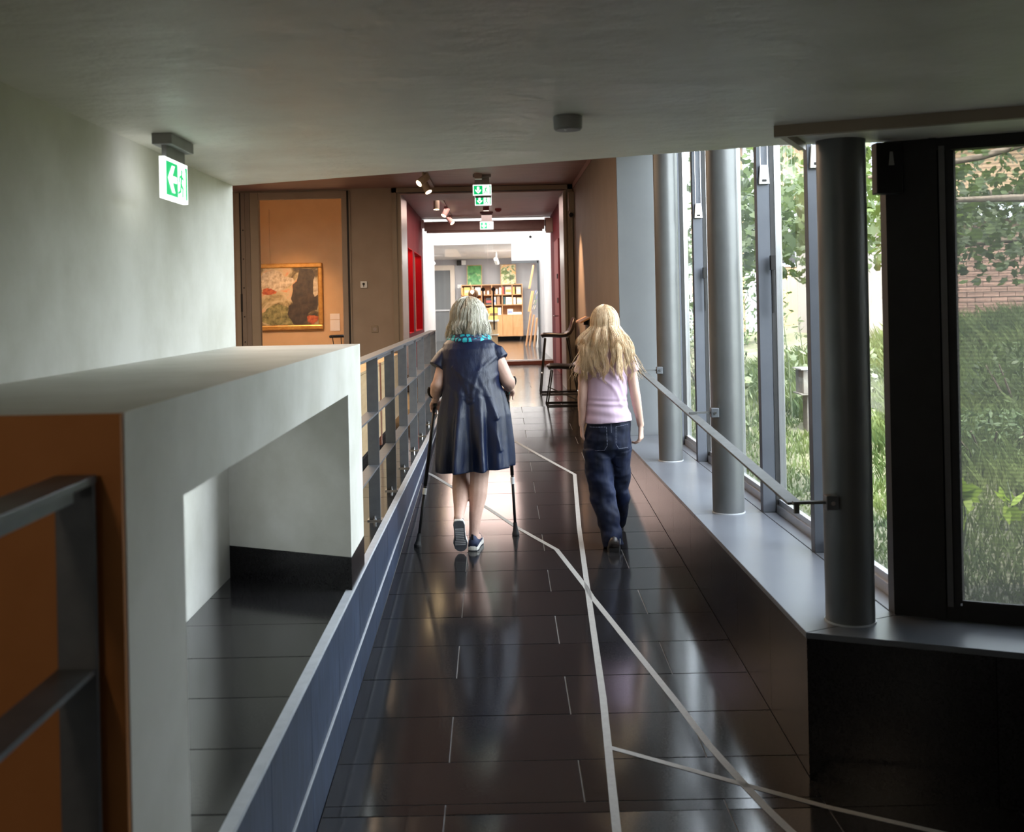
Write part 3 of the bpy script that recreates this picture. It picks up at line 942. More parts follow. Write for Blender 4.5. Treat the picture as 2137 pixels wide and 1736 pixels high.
# ------------------------------------------------------------------ long window on the right (fins, frames, panes)
GX = 1.588
w1 = obj('window_1', MB().box(1.55, 1.62, 4.10, 9.65, 0.0, 0.045).box(1.50, 1.66, 4.10, 9.65, HZ - 0.08, HZ), M_ALU, kind='structure')
fins = [4.09, 5.07, 6.05, 7.03, 8.01, 8.99]
for i, y in enumerate(fins):
    if i:
        f = obj('fin', MB().box(1.476, 1.548, y, y + 0.06, 0.001, HZ), M_FIN, w1, bevel=0.002)
        obj('gasket', MB().box(1.548, 1.572, y - 0.002, y + 0.062, 0.001, HZ), M_BLACKRUB, f)
    for fa, fb in ((y - 0.005, y + 0.022), (y + 0.038, y + 0.085)):
        obj('frame_profile', MB().box(1.572, 1.61, fa, fb, 0.045, HZ - 0.08), M_ALU, w1, bevel=0.003)
    y1 = fins[i + 1] if i + 1 < len(fins) else 9.645
    obj('pane', MB().box(GX - 0.005, GX + 0.005, y + 0.08, y1 - 0.004, 0.04, HZ - 0.075), M_GLASS, w1)
    obj('glazing_bead', MB().box(1.562, 1.59, y + 0.085, y1 - 0.005, 0.045, 0.075), M_ALU, w1)
    if i in (2, 4):
        obj('window_handle', MB().box(1.535, 1.56, y - 0.055, y - 0.02, 1.36, 1.44).box(1.54, 1.55, y - 0.05, y - 0.035, 1.12, 1.36), M_BLACK, w1, label='black window handle')

# canted near window with drawn sun screen
NV = Vector((0.387, 0.922, 0))               # outward normal
DV = Vector((0.922, -0.387, 0))


def wp(s, off=0.0, z=0.0):
    p = Vector((WC[0], WC[1], 0)) + DV * s + NV * off
    return (p.x, p.y, z)


def wbox(mb, s0, s1, o0, o1, z0, z1):
    pts = [wp(s0, o0, z0), wp(s1, o0, z0), wp(s1, o1, z0), wp(s0, o1, z0)]
    return mb.extrude(pts, (0, 0, z1 - z0))


w2 = obj('window_2', wbox(wbox(MB(), 0.14, 2.14, 0.0, 0.06, 0.0, 0.055), 0.14, 2.14, 0.0, 0.06, 1.735, 1.782), M_DARKFRAME, kind='structure')
obj('corner_post', MB().prism([(1.476, 4.06), wp(0.15)[:2], wp(0.15, 0.1)[:2], (1.60, 4.14), (1.476, 4.12)], 0.001, CZ), M_DARKFRAME, w2)
obj('frame_profile', wbox(MB(), 0.15, 0.178, -0.012, 0.05, 0.001, CZ), M_DARKFRAME, w2)
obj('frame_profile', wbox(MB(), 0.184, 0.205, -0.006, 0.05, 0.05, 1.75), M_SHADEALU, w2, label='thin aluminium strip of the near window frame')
obj('frame_profile', wbox(MB(), 0.208, 0.228, 0.0, 0.05, 0.05, 1.75), M_BLACKRUB, w2)
obj('pane', wbox(MB(), 0.22, 2.14, 0.03, 0.04, 0.05, 1.74), M_GLASS, w2)
obj('frame_profile', wbox(MB(), 0.14, 0.242, 0.042, 0.06, 0.001, CZ), M_DARKFRAME, w2)
obj('sun_screen', wbox(MB(), 0.235, 2.13, 0.004, 0.005, 0.06, 1.74), M_SCREEN, w2, label='woven grey sun screen drawn down over the near window')
obj('screen_bottom_bar', wbox(MB(), 0.235, 2.13, -0.004, 0.012, 0.052, 0.075), M_DARKFRAME, w2)

# flat steel bar hung under the soffit in front of the canted window, with its return
m = MB().prism([(0.945, 3.62), (3.45, 2.57), (3.45, 2.60), (0.955, 3.65)], 1.742, CZ)
tr5 = obj('trim_5', m, M_FRAME, kind='structure')
m = MB().prism([(0.952, 3.63), (0.975, 3.625), (1.17, 4.03), (1.145, 4.04)], 1.752, CZ)
obj('bar_return', m, M_FRAME, tr5)

# ------------------------------------------------------------------ plastered box beside the ramp
m = MB().box(-1.22, -0.635, 1.83, 2.165, 0.14, 0.83)
m.prism([(-1.22, 4.85), (-0.635, 4.57), (-0.635, 5.0), (-1.22, 5.0)], 0.14, 0.83)
m.box(-1.22, -0.635, 1.83, 5.0, 0.83, 1.03)
pw = obj('parapet_wall', m, M_PLASTER, kind='structure')
m = MB().prism([(-1.22, 4.846), (-0.634, 4.566), (-0.634, 5.001), (-1.22, 5.001)], 0.0, 0.141)
obj('stone_base', m, M_BLKSTONE, pw, label='dark stone base under the far leg')
obj('stone_base', MB().box(-1.22, -0.634, 1.829, 2.168, 0.0, 0.141), M_BLKSTONE, pw)
obj('end_board', MB().box(-1.22, -0.637, 1.815, 1.829, 0.0, 1.029), M_ORANGE, pw, label='orange painted end of the plastered box')

spot('end_board_fill_light', (-0.95, -0.9, 1.72), (-0.95, 1.83, 0.75), 15, (1.0, 0.78, 0.55), 70, 0.9, 0.08)  # added unseen lamp that brightens the orange end board
area_light('box_fill_light', (-0.95, 3.9, 0.82), 0.06, 0.9, 2.4, (0.84, 0.92, 1.0), (0, radians(40), 0))  # added lamp without fixture, brightens the back wall inside the box
# ------------------------------------------------------------------ round steel columns and the handrail
RZ0, RS = 0.443, 0.0564                      # handrail height at y = 3.98 and its slope


def rail_z(y):
    return RZ0 + RS * (y - 3.98)


for y, lab in ((4.0, 'thick dark round column where the sill turns its corner'),
               (6.09, 'grey round column in the middle of the three on the sill'),
               (8.10, 'slim looking grey column beside the pale end wall of the window')):
    c = thing('round_column', lab, 'column', (1.29, y, 0.0), 'steel columns along the sill')
    s = obj('shaft', MB().cyl((1.29, y, 0.004), (1.29, y, (CZ if y < 5 else HZ)), 0.0885, n=56), M_COLUMN, c, smooth=True)
    e = s.modifiers.new('e', 'EDGE_SPLIT')
    e.split_angle = radians(40)
    obj('base_ring', MB().cyl((1.29, y, 0.0), (1.29, y, 0.006), 0.093, n=48), M_CAP, c)
    z = rail_z(y) + 0.008
    b = obj('rail_clamp', MB().box(1.186, 1.23, y - 0.085, y - 0.035, z - 0.026, z + 0.026), M_RAIL, c, bevel=0.003)
    obj('clamp_screw', MB().cyl((1.208, y - 0.085, z), (1.208, y - 0.092, z), 0.008, n=10), M_STEEL, b)

hr = thing('handrail', 'flat steel handrail running up along the window columns', 'handrail', (1.085, 3.98, 0.0))
bar = MB()
w = 0.026
ya, yb = 3.975, 8.45
for (a, b) in (((ya, rail_z(ya)), (yb, rail_z(yb))),):
    pts = [(1.085 - w, a[0], a[1] - 0.005), (1.085 + w, a[0], a[1] - 0.005), (1.085 + w, a[0], a[1] + 0.005), (1.085 - w, a[0], a[1] + 0.005)]
    bar.extrude(pts, (0, b[0] - a[0], b[1] - a[1]))
obj('flat_bar', bar, M_HANDRAIL, hr, bevel=0.0015)
for y in (4.0, 6.09, 8.10):
    z = rail_z(y) + 0.008
    obj('bracket_arm', MB().box(1.07, 1.19, y - 0.072, y - 0.048, z - 0.005, z + 0.005), M_HANDRAIL, hr)
obj('end_tab', MB().box(1.088, 1.106, 3.985, 4.0, RZ0 - 0.04, RZ0 - 0.004), M_HANDRAIL, hr)

# ------------------------------------------------------------------ railings on the upper floor


def railing(label, y0, y1, posts):
    t = thing('metal_railing', label, 'railing', (-0.705, (y0 + y1) / 2, 0.0))
    obj('top_rail', MB().box(-0.742, -0.672, y0, y1, 0.916, 0.93), M_RAIL, t, bevel=0.0015)
    for z in (0.602, 0.302):
        obj('mid_rail', MB().box(-0.737, -0.675, y0, y1, z, z + 0.010), M_RAIL, t)
    ps = sorted(posts)
    for a, b in zip(ps[:-1], ps[1:]):
        obj('rail_stiffener', MB().box(-0.70, -0.688, a + 0.05, b - 0.05, 0.894, 0.916), M_RAIL, t)
    for y in posts:
        p = obj('post', MB().box(-0.737, -0.673, y - 0.007, y + 0.007, 0.008, 0.916), M_RAIL, t, bevel=0.0015)
        obj('foot_plate', MB().box(-0.745, -0.664, y - 0.035, y + 0.035, 0.0, 0.008), M_STEEL, p, label='bright steel foot plate')
        for q in (-0.022, 0.022):
            obj('foot_bolt', MB().cyl((-0.705, y + q, 0.008), (-0.705, y + q, 0.03), 0.009, n=8), M_STEEL, p)
    return t


railing('grey flat-bar railing along the upper floor beside the woman', 5.01, 11.9, [6.07 + 0.97 * k for k in range(7)])
railing('dark railing end in front of the orange painted box end', -1.4, 1.80, [1.79, 0.83, -0.13])

# ------------------------------------------------------------------ oak cabinets and bench behind the railing
for k, (ya, yb, lab) in enumerate(((5.6, 9.16, 'long light oak cabinet behind the railing, beside the plastered box'), (9.30, 11.0, 'short light oak cabinet behind the railing with a dark red end post'))):
    t = thing('oak_cabinet', lab, 'cabinet', (-1.2, (ya + yb) / 2, 0))
    xb = -1.45 if k == 0 else -1.26
    obj('plinth', MB().box(xb + 0.05, -1.07, ya + 0.04, yb - 0.04, 0.0, 0.10), M_BLACK, t)
    obj('carcass', MB().box(xb, -1.02, ya, yb, 0.10, 0.70), M_OAK, t, bevel=0.002)
    obj('top', MB().box(xb - 0.01, -1.0, ya - 0.005, yb + 0.005, 0.70, 0.72), M_OAK, t, bevel=0.002)
    n = 4 if k == 0 else 2
    for j in range(n):
        a = ya + (yb - ya) * j / n
        b = ya + (yb - ya) * (j + 1) / n
        obj('door', MB().box(-1.02, -1.0, a + 0.002, b - 0.002, 0.103, 0.698), M_OAK, t, bevel=0.001)
    if k == 1:
        obj('end_post', MB().box(-1.05, -1.0, 9.20, 9.27, 0.02, 0.72), M_BROWNBAR, t, label='dark red brown end post')
t = thing('bench', 'low black topped bench beyond the cabinets at the railing end', 'bench', (-1.2, 13.2, 0))
obj('seat', MB().box(-1.45, -0.98, 12.5, 14.1, 0.2, 0.40), M_BLACKLEATHER, t, bevel=0.02)
obj('base', MB().box(-1.40, -1.02, 12.55, 14.05, 0.0, 0.2), M_OAK, t)

# ------------------------------------------------------------------ shell chairs by the right wall


def shell_chair(label, xf, yc, zs, zb, low):
    """shell seat facing left on a bent rod frame; xf front edge, zs seat height, zb back height"""
    t = thing('bar_stool' if not low else 'shell_chair', label, 'stool' if not low else 'chair', (xf + 0.22, yc, 0))
    prof = [(0.0, 0.0, 0.16), (0.03, 0.016, 0.18), (0.12, 0.014, 0.20), (0.24, 0.004, 0.21), (0.32, 0.012, 0.21), (0.375, 0.045, 0.21), (0.405, 0.10, 0.205), (0.425, 0.16, 0.19), (0.445, 0.22, 0.17), (0.452, zb - zs, 0.13)]
    m = MB()
    rings = []
    for i, (px, pz, hw) in enumerate(prof):
        j0, j1 = max(i - 1, 0), min(i + 1, len(prof) - 1)
        tx, tz = prof[j1][0] - prof[j0][0], prof[j1][1] - prof[j0][1]
        L = sqrt(tx * tx + tz * tz)
        nx, nz = -tz / L, tx / L             # upper side of the shell
        top, bot = [], []
        for q in range(9):
            a = -1 + q / 4
            lift = 0.035 * a * a
            top.append((xf + px + nx * (lift + 0.0), yc + hw * a, zs + pz + nz * (lift + 0.0)))
            bot.append((xf + px + nx * (lift - 0.022), yc + hw * a * 0.97, zs + pz + nz * (lift - 0.022)))
        rings.append(top + bot[::-1])
    m.loft(rings)
    obj('seat_shell', m, M_BLACKLEATHER, t, smooth=True)
    r = 0.0085
    for s in (-1, 1):
        y = yc + s * 0.16
        yf = yc + s * 0.20
        obj('leg', MB().tube([(xf + 0.045, y, zs - 0.02), (xf - 0.03 if not low else xf - 0.02, yf, r)], r, 8), M_BLACK, t)
        obj('leg', MB().tube([(xf + 0.34, y, zs - 0.02), (xf + 0.47, yf, r)], r, 8), M_BLACK, t)
        obj('floor_rod', MB().tube([(xf - 0.03, yf, r), (xf + 0.47, yf, r)], r, 8), M_BLACK, t)
    for q in (0.045, 0.34):
        obj('seat_rod', MB().tube([(xf + q, yc - 0.16, zs - 0.022), (xf + q, yc + 0.16, zs - 0.022)], r, 8), M_BLACK, t)
    if not low:
        f = 0.36
        xa = xf + 0.045 - 0.075 * (1 - f)
        obj('foot_rest', MB().tube([(xa, yc - 0.187, zs * f), (xa, yc + 0.187, zs * f)], r, 8), M_STEEL, t, label='bright steel foot rest')
    else:
        obj('brace', MB().tube([(xf + 0.0, yc + 0.18, 0.2), (xf + 0.42, yc - 0.18, 0.02)], r * 0.8, 8), M_BLACK, t)
    return t


shell_chair('tall black leather bar stool on thin rods beside the portal', 0.60, 14.35, 0.755, 0.985, False)
shell_chair('low black shell chair in front of the bar stool, half behind the girl', 0.60, 12.75, 0.43, 0.80, True)

t = thing('wooden_chair', 'black wooden chair whose curved back shows below the gilt painting', 'chair', (-2.35, 17.0, 0))
obj('seat', MB().box(-2.55, -2.13, 16.8, 17.2, 0.43, 0.46), M_BLACK, t, bevel=0.008)
arc = [(-2.36 + 0.26 * sin(a), 17.02 + 0.18 * cos(a), 0.745) for a in [(-1.9 + 3.8 * k / 14) for k in range(15)]]
obj('backrest', MB().tube(arc, [0.012] + [0.024] * 13 + [0.012], 8), M_BLACK, t, smooth=True)
for x in (-2.52, -2.16):
    for y in (16.84, 17.16):
        obj('leg', MB().cyl((x, y, 0.0), (x, y, 0.44), 0.013, 0.017, 8), M_BLACK, t)
for a in (-1.3, -0.5, 0.5, 1.3):
    obj('spindle', MB().cyl((-2.36 + 0.2 * sin(a), 17.02 + 0.14 * cos(a), 0.45), (-2.36 + 0.25 * sin(a), 17.02 + 0.18 * cos(a), 0.74), 0.008, n=6), M_BLACK, t)

# ------------------------------------------------------------------ painting and wall fittings
t = thing('framed_painting', 'square loose oil painting in a gilt frame on the ochre wall', 'painting', (-3.84, 19.99, 0.81))
px0, px1, pz0, pz1 = -4.52, -3.20, 0.81, 2.04
for (x0, x1, z0, z1) in ((px0, px1, pz1 - 0.085, pz1), (px0, px1, pz0, pz0 + 0.085), (px0, px0 + 0.085, pz0 + 0.085, pz1 - 0.085), (px1 - 0.085, px1, pz0 + 0.085, pz1 - 0.085)):
    obj('frame_bar', MB().box(x0, x1, 19.92, 19.998, z0, z1), M_GOLD, t, bevel=0.02)
cv = obj('canvas', MB().box(px0 + 0.08, px1 - 0.08, 19.955, 19.985, pz0 + 0.08, pz1 - 0.08), M_CANVAS, t)


def patch(mm, cx, cz, rx, rz, seed, y=19.953):
    r_ = rng(seed)
    n = 22
    pts = []
    for k in range(n):
        a = 2 * pi * k / n
        q = 1 + r_.uniform(-0.13, 0.13) + 0.12 * sin(3 * a + seed)
        x = min(max(cx + rx * q * cos(a), px0 + 0.09), px1 - 0.09)
        z = min(max(cz + rz * q * sin(a), pz0 + 0.09), pz1 - 0.09)
        pts.append((x, y, z))
    obj('paint_passage', MB().extrude(pts, (0, 0.003, 0)), mm, cv)


patch(M_PAINT_PALE, -4.08, 1.70, 0.30, 0.20, 2)
patch(M_PAINT_DARK, -3.50, 1.52, 0.26, 0.42, 3, 19.952)
patch(M_PAINT_GREEN, -4.02, 1.06, 0.36, 0.20, 4, 19.951)
patch(M_PAINT_RED, -4.20, 1.52, 0.13, 0.06, 15, 19.949)
patch(M_PAINT_DARK, -3.66, 1.10, 0.18, 0.24, 6, 19.950)
patch(M_PAINT_RED, -3.40, 1.00, 0.11, 0.08, 7, 19.948)
patch(M_PAINT_PALE, -3.33, 1.58, 0.05, 0.18, 8, 19.947)
tag(obj('hanging_wire', MB().cyl((-4.17, 19.975, 2.04), (-4.17, 19.975, 3.05), 0.004, n=6), M_STEEL), 'thin steel wire the gilt framed painting hangs from', 'wire')
t = thing('wall_label', 'blank pale information card on the ochre wall beside the painting', 'label', (-2.99, 19.99, 0.78))
obj('upper_card', MB().box(-3.08, -2.90, 19.985, 20.0, 0.985, 1.09), M_BEIGEFRAME, t)
obj('lower_card', MB().box(-3.08, -2.90, 19.985, 20.0, 0.77, 0.975), M_BEIGEFRAME, t)
t = thing('key_switch', 'small white square key switch on the taupe wall', 'switch', (-1.83, 14.98, 1.46))
obj('plate', MB().box(-1.877, -1.783, 14.97, 15.0, 1.465, 1.56), M_WHITEPL, t, bevel=0.006)
obj('key_cylinder', MB().cyl((-1.83, 14.955, 1.522), (-1.83, 14.97, 1.522), 0.017, n=12).box(-1.835, -1.825, 14.958, 14.97, 1.485, 1.522), M_BLACK, t, label='dark key barrel')
t = thing('wall_socket', 'taupe painted socket low on the wall below the key switch', 'socket', (-1.69, 14.98, 0.85))
obj('plate', MB().box(-1.735, -1.645, 14.985, 15.0, 0.84, 0.94), M_FRAME, t, bevel=0.006)
obj('insert', MB().cyl((-1.69, 14.98, 0.89), (-1.69, 14.986, 0.89), 0.026, n=14), M_BLIND, t)
t = thing('reading_shelf', 'tilted wooden reading shelf on the wall behind the blond hair', 'shelf', (1.03, 13.2, 1.0))
obj('board', MB().extrude([(0.985, 12.6, 0.955), (1.10, 12.6, 1.01), (1.10, 12.6, 1.03), (0.985, 12.6, 0.975)], (0, 0.75, 0)), M_SHELFOAK, t)
obj('bracket', MB().box(1.05, 1.10, 12.95, 12.98, 0.93, 1.0), M_BLACK, t)
t = thing('door_closer', 'small taupe box mounted high in the corner beside the portal', 'device', (1.07, 14.9, 2.45))
obj('housing', MB().box(1.02, 1.10, 14.75, 14.93, 2.46, 2.72), M_FRAME, t, bevel=0.006)
obj('lens', MB().cyl((1.05, 14.75, 2.40), (1.05, 14.70, 2.40), 0.03, n=14), M_BLACK, t)
obj('arm', MB().box(1.03, 1.10, 14.74, 14.8, 2.37, 2.46), M_FRAME, t)

# soffit detector
t = thing('smoke_detector', 'dark round detector alone on the low plaster ceiling', 'detector', (0.235, 3.35, 1.735))
obj('housing', MB().cyl((0.235, 3.35, 1.739), (0.235, 3.35, 1.78), 0.044, 0.046, 40), M_GREYPL, t, bevel=0.003)
obj('bottom_plate', MB().cyl((0.235, 3.35, 1.736), (0.235, 3.35, 1.739), 0.040, n=40), M_GREYPL, t)
obj('sensor_bead', MB().ell((0.226, 3.33, 1.735), (0.004, 0.004, 0.004), 10, 6), M_WHITEPL, t, label='white sensor bead')
for x, y, z, s, lab in ((-0.19, 13.62, HZ, 0.05, 'taupe box detector above the first far exit sign'), (-0.14, 19.07, 2.92, 0.055, 'box detector on the red room ceiling beside the round one'), (-0.13, 20.75, 2.92, 0.055, 'box detector just above the farthest exit sign')):
    t = thing('ceiling_sensor', lab, 'detector', (x, y, z - 0.07))
    obj('housing', MB().box(x - s, x + s, y - s, y + s, z - 0.06, z), M_BLIND, t, bevel=0.006)
    obj('diffuser', MB().box(x - s * 0.9, x + s * 0.9, y - s * 0.9, y + s * 0.9, z - 0.068, z - 0.06), M_WHITEPL, t)
t = thing('round_detector', 'round mauve detector on the red room ceiling', 'detector', (0.075, 19.4, 2.85))
obj('base', MB().cyl((0.075, 19.4, 2.885), (0.075, 19.4, 2.92), 0.06, n=24), M_GALCEIL, t)
obj('dome', MB().ell((0.075, 19.4, 2.88), (0.045, 0.045, 0.025), 20, 8), M_GALCEIL, t, smooth=True)

# ------------------------------------------------------------------ emergency exit signs


def exit_sign(label, c, R, N, w, h, arrow, ztop):
    """c centre of the panel, R its reading direction, N the way it faces"""
    R = Vector(R)
    N = Vector(N)
    U = Vector((0, 0, 1))
    C = Vector(c)
    t = thing('exit_sign', label, 'sign', C - U * h / 2)

    def P(a, b, d=0.0):
        return C + R * (a * w / 2) + U * (b * h / 2) + N * d

    def plate(mb, pts, d, th=0.0015):
        q = [P(a, b, d) for a, b in pts]
        return mb.extrude([tuple(v) for v in q], tuple(N * th))

    def seg(mb, a, b, wd, d):
        A, B = P(a[0], a[1], d), P(b[0], b[1], d)
        D = (B - A)
        L = D.length
        D.normalize()
        return mb.obox((A + B) / 2 + N * 0.0007, D, D.cross(N), N, L + wd, wd, 0.0014)

    zt = ztop
    zb = C.z + h / 2
    obj('ceiling_box', MB().obox((C.x, C.y, zt - 0.018), R, N, U, w * 0.98, 0.065, 0.036), M_GREYPL, t, bevel=0.002)
    if zt - 0.036 - zb > 0.004:
        obj('stem', MB().obox((C.x, C.y, (zt - 0.036 + zb) / 2), R, N, U, w * 0.8, 0.016, zt - 0.036 - zb), M_GREYPL, t)
    panel = obj('lit_panel', MB().obox(C, R, N, U, w, 0.018, h), M_WHITEGLOW, t, label='glowing white panel')
    d = 0.0095
    g = plate(MB(), [(-0.9, -0.82), (0.05, -0.82), (0.05, 0.82), (-0.9, 0.82)], d)
    obj('green_field', g, M_GREENGLOW, t, label='green field behind the arrow')
    a = MB()
    if arrow == 'down':
        plate(a, [(-0.56, -0.1), (-0.56, 0.62), (-0.30, 0.62), (-0.30, -0.1)], d + 0.002)
        plate(a, [(-0.43, -0.68), (-0.12, -0.12), (-0.12, 0.15), (-0.43, -0.35), (-0.74, 0.15), (-0.74, -0.12)], d + 0.002)
    else:
        plate(a, [(-0.55, -0.16), (-0.08, -0.16), (-0.08, 0.16), (-0.55, 0.16)], d + 0.002)
        plate(a, [(-0.80, 0.0), (-0.45, 0.66), (-0.24, 0.66), (-0.52, 0.0), (-0.24, -0.66), (-0.45, -0.66)], d + 0.002)
    obj('arrow', a, M_WHITEGLOW, t, label='white arrow')
    m = MB()
    for k in range(1):
        pts = [(0.44 + 0.05 * cos(2 * pi * i / 12), 0.55 + 0.11 * sin(2 * pi * i / 12)) for i in range(12)]
        plate(m, pts, d)
    seg(m, (0.42, 0.36), (0.36, -0.08), h * 0.09, d)
    seg(m, (0.42, 0.32), (0.56, 0.18), h * 0.05, d)
    seg(m, (0.42, 0.34), (0.26, 0.26), h * 0.05, d)
    seg(m, (0.26, 0.26), (0.20, 0.02), h * 0.05, d)
    seg(m, (0.37, -0.08), (0.52, -0.30), h * 0.07, d)
    seg(m, (0.52, -0.30), (0.50, -0.66), h * 0.06, d)
    seg(m, (0.36, -0.10), (0.30, -0.45), h * 0.07, d)
    seg(m, (0.30, -0.45), (0.14, -0.56), h * 0.06, d)
    obj('running_figure', m, M_GREENGLOW, t, label='green running figure')
    obj('door_stripe', plate(MB(), [(0.80, -0.82), (0.90, -0.82), (0.90, 0.82), (0.74, 0.82), (0.80, 0.6)], d), M_GREENGLOW, t)
    return t


exit_sign('lit exit sign with a sideways arrow under the low plaster ceiling', (-1.075, 3.63, 1.637), (0, 1, 0), (1, 0, 0), 0.26, 0.135, 'left', CZ)
exit_sign('topmost of the three far exit signs, before the portal', (-0.145, 13.7, 2.655), (1, 0, 0), (0, -1, 0), 0.235, 0.135, 'down', HZ)
exit_sign('exit sign directly below the topmost far one, inside the portal', (-0.15, 15.3, 2.675), (1, 0, 0), (0, -1, 0), 0.235, 0.135, 'down', 2.75)
exit_sign('lowest and smallest far exit sign, in front of the blind box', (-0.14, 20.0, 2.665), (1, 0, 0), (0, -1, 0), 0.245, 0.14, 'down', 2.92)

# ------------------------------------------------------------------ lighting tracks and spotlights
tag(obj('lighting_track', MB().box(-0.85, -0.81, 10.5, 14.8, HZ - 0.03, HZ), M_FRAME), 'taupe lighting track on the gallery ceiling before the portal', 'lighting track')
tag(obj('lighting_track', MB().box(-0.85, -0.81, 16.0, 20.9, 2.89, 2.92), M_FRAME), 'lighting track on the red room ceiling', 'lighting track')


def spotlight(label, x, y, zc, tgt, mat_body, lens, z_track, energy=0, color=(1, 0.78, 0.5), angle=45, length=0.15, r=0.046):
    c = Vector((x, y, zc))
    d = (Vector(tgt) - c).normalized()
    t = thing('spotlight', label, 'spotlight', (x, y, zc - 0.1))
    obj('head', MB().cyl(c - d * length / 2, c + d * length / 2, r, n=20), mat_body, t, smooth=False, bevel=0.003)
    obj('lens', MB().cyl(c + d * (length / 2), c + d * (length / 2 + 0.004), r * 0.86, n=20), lens, t, label='glowing lamp lens')
    obj('stem', MB().cyl((x + 0.0, y, zc + 0.01), (x * 1.0, y, z_track - 0.03), 0.012, n=8).box(x - 0.02, x + 0.02, y - 0.06, y + 0.06, z_track - 0.06, z_track - 0.028), mat_body, t)
    if energy:
        spot('spot_lamp', tuple(c + d * (length / 2 + 0.02)), tgt, energy, color, angle, 0.7)
    return t


spotlight('taupe spotlight before the portal, turned towards the painting room', -0.83, 12.75, 2.69, (-2.6, 11.5, 1.0), M_FRAME, M_LAMPGLOW, HZ, 30)
spotlight('taupe spotlight before the portal, turned down to the landing', -0.83, 13.25, 2.66, (0.2, 12.6, 0.6), M_FRAME, M_LAMPGLOW, HZ, 25)
spotlight('black rimmed spotlight first on the red room track', -0.90, 16.9, 2.78, (-0.95, 16.7, 0.0), M_FRAME, M_LAMPGLOW, 2.92, 30)
spotlight('brown spotlight in the middle of the red room track', -0.83, 18.5, 2.80, (-1.6, 18.0, 1.4), M_GALCEIL, M_LAMPGLOW, 2.92, 25)
spotlight('brown spotlight at the far end of the red room track', -0.83, 20.3, 2.80, (0.4, 19.6, 1.2), M_GALCEIL, M_LAMPGLOW, 2.92, 25)
spot('painting_spot', (-3.7, 17.6, 2.9), (-3.70, 20.0, 1.15), 210, (1.0, 0.56, 0.24), 46, 1.0)
spot('wall_wash_spot', (0.45, 13.75, 2.80), (1.10, 13.85, 1.0), 330, (1.0, 0.62, 0.36), 46, 0.8)

# shop ceiling track with white spots
tag(obj('lighting_track', MB().box(-1.86, -1.82, 26.0, 33.2, 2.60, 2.64), M_WHITEPL), 'white lighting track on the shop ceiling', 'lighting track')
spotlight('white spotlight at the front end of the shop track', -1.82, 27.2, 2.45, (-1.4, 30.0, 1.0), M_WHITEPL, M_LAMPWHITE, 2.64, 0, length=0.24, r=0.05)
spotlight('white spotlight in the middle of the shop track', -1.80, 29.2, 2.46, (-1.2, 31.5, 1.2), M_WHITEPL, M_LAMPWHITE, 2.64, 0, length=0.24, r=0.05)
spotlight('white spotlight at the back end of the shop track', -1.80, 31.0, 2.46, (-1.0, 33.5, 1.2), M_WHITEPL, M_LAMPWHITE, 2.64, 0, length=0.24, r=0.05)
spotlight('white spotlight alone above the shop bookcase', 0.04, 29.0, 2.36, (0.3, 31.0, 1.6), M_WHITEPL, M_LAMPWHITE, 2.64, 0, length=0.28, r=0.055)
t = thing('security_camera', 'small black dome camera on the white wall above the shop opening', 'camera', (0.83, 24.97, 2.9))
obj('dome', MB().ell((0.83, 24.97, 2.75), (0.03, 0.03, 0.03), 14, 8), M_BLACK, t, smooth=True)
obj('ring', MB().cyl((0.83, 24.975, 2.75), (0.83, 25.0, 2.75), 0.038, n=18), M_WHITEPL, t)
t = thing('wall_projector', 'black and white box high on the grey shop wall', 'device', (-1.1, 33.9, 2.45))
obj('black_case', MB().box(-1.2, -1.06, 33.8, 33.99, 2.45, 2.60), M_BLACK, t)
obj('white_case', MB().box(-1.05, -0.92, 33.8, 33.99, 2.46, 2.60), M_WHITEPL, t)
t = thing('wall_sign', 'small pale pictogram plate on the grey shop wall beside the door', 'sign', (-1.12, 33.99, 1.75))
obj('plate', MB().box(-1.20, -1.06, 33.985, 34.0, 1.73, 1.85), M_WHITEPL, t)
for q in (-1.17, -1.12):
    obj('pictogram', MB().box(q, q + 0.03, 33.98, 33.986, 1.75, 1.81), M_ALU, t)

# ------------------------------------------------------------------ blind chain weights at the fins


def chain_weight(label, y, zc, ztop):
    x = 1.515
    t = thing('blind_chain_weight', label, 'blind weight', (x, y - 0.02, zc - 0.06))
    yf = y - 0.004
    pts = [(x - 0.030, yf, zc - 0.052), (x + 0.030, yf, zc - 0.052), (x + 0.022, yf, zc + 0.055), (x - 0.022, yf, zc + 0.055)]
    obj('weight', MB().extrude(pts, (0, -0.018, 0)), M_WHITEPL, t, bevel=0.003)
    obj('slot', MB().box(x - 0.012, x + 0.012, yf - 0.021, yf - 0.018, zc - 0.038, zc - 0.026), M_BLACK, t)
    for dx in (-0.02, 0.02):
        obj('bead_chain', MB().tube([(x + dx, yf - 0.009, zc + 0.05), (x + dx, yf - 0.009, ztop)], 0.0025, 6), M_STEEL, t)
    return t


chain_weight('white blind chain weight on the middle visible fin', 6.05, 1.893, 2.78)
chain_weight('white blind chain weight with the longest chain, by the far columns', 8.01, 1.86, 2.78)
chain_weight('white blind chain weight beside the front column', 5.07, 1.86, 2.78)
t = thing('curtain_motor_box', 'black box hanging at the dark corner post beside the front column', 'device', (1.47, 4.02, 1.57))
obj('housing', MB().box(1.41, 1.505, 3.96, 4.02, 1.577, 1.765), M_BLACK, t, bevel=0.004)
obj('chain_weight', MB().extrude([(1.452, 3.96, 1.68), (1.472, 3.96, 1.68), (1.467, 3.96, 1.73), (1.457, 3.96, 1.73)], (0, -0.006, 0)), M_GREYPL, t, label='small white weight coloured grey for the shadow')  # grey plastic on a white weight: its shade is in the colour

# ------------------------------------------------------------------ tape lines on the ramp


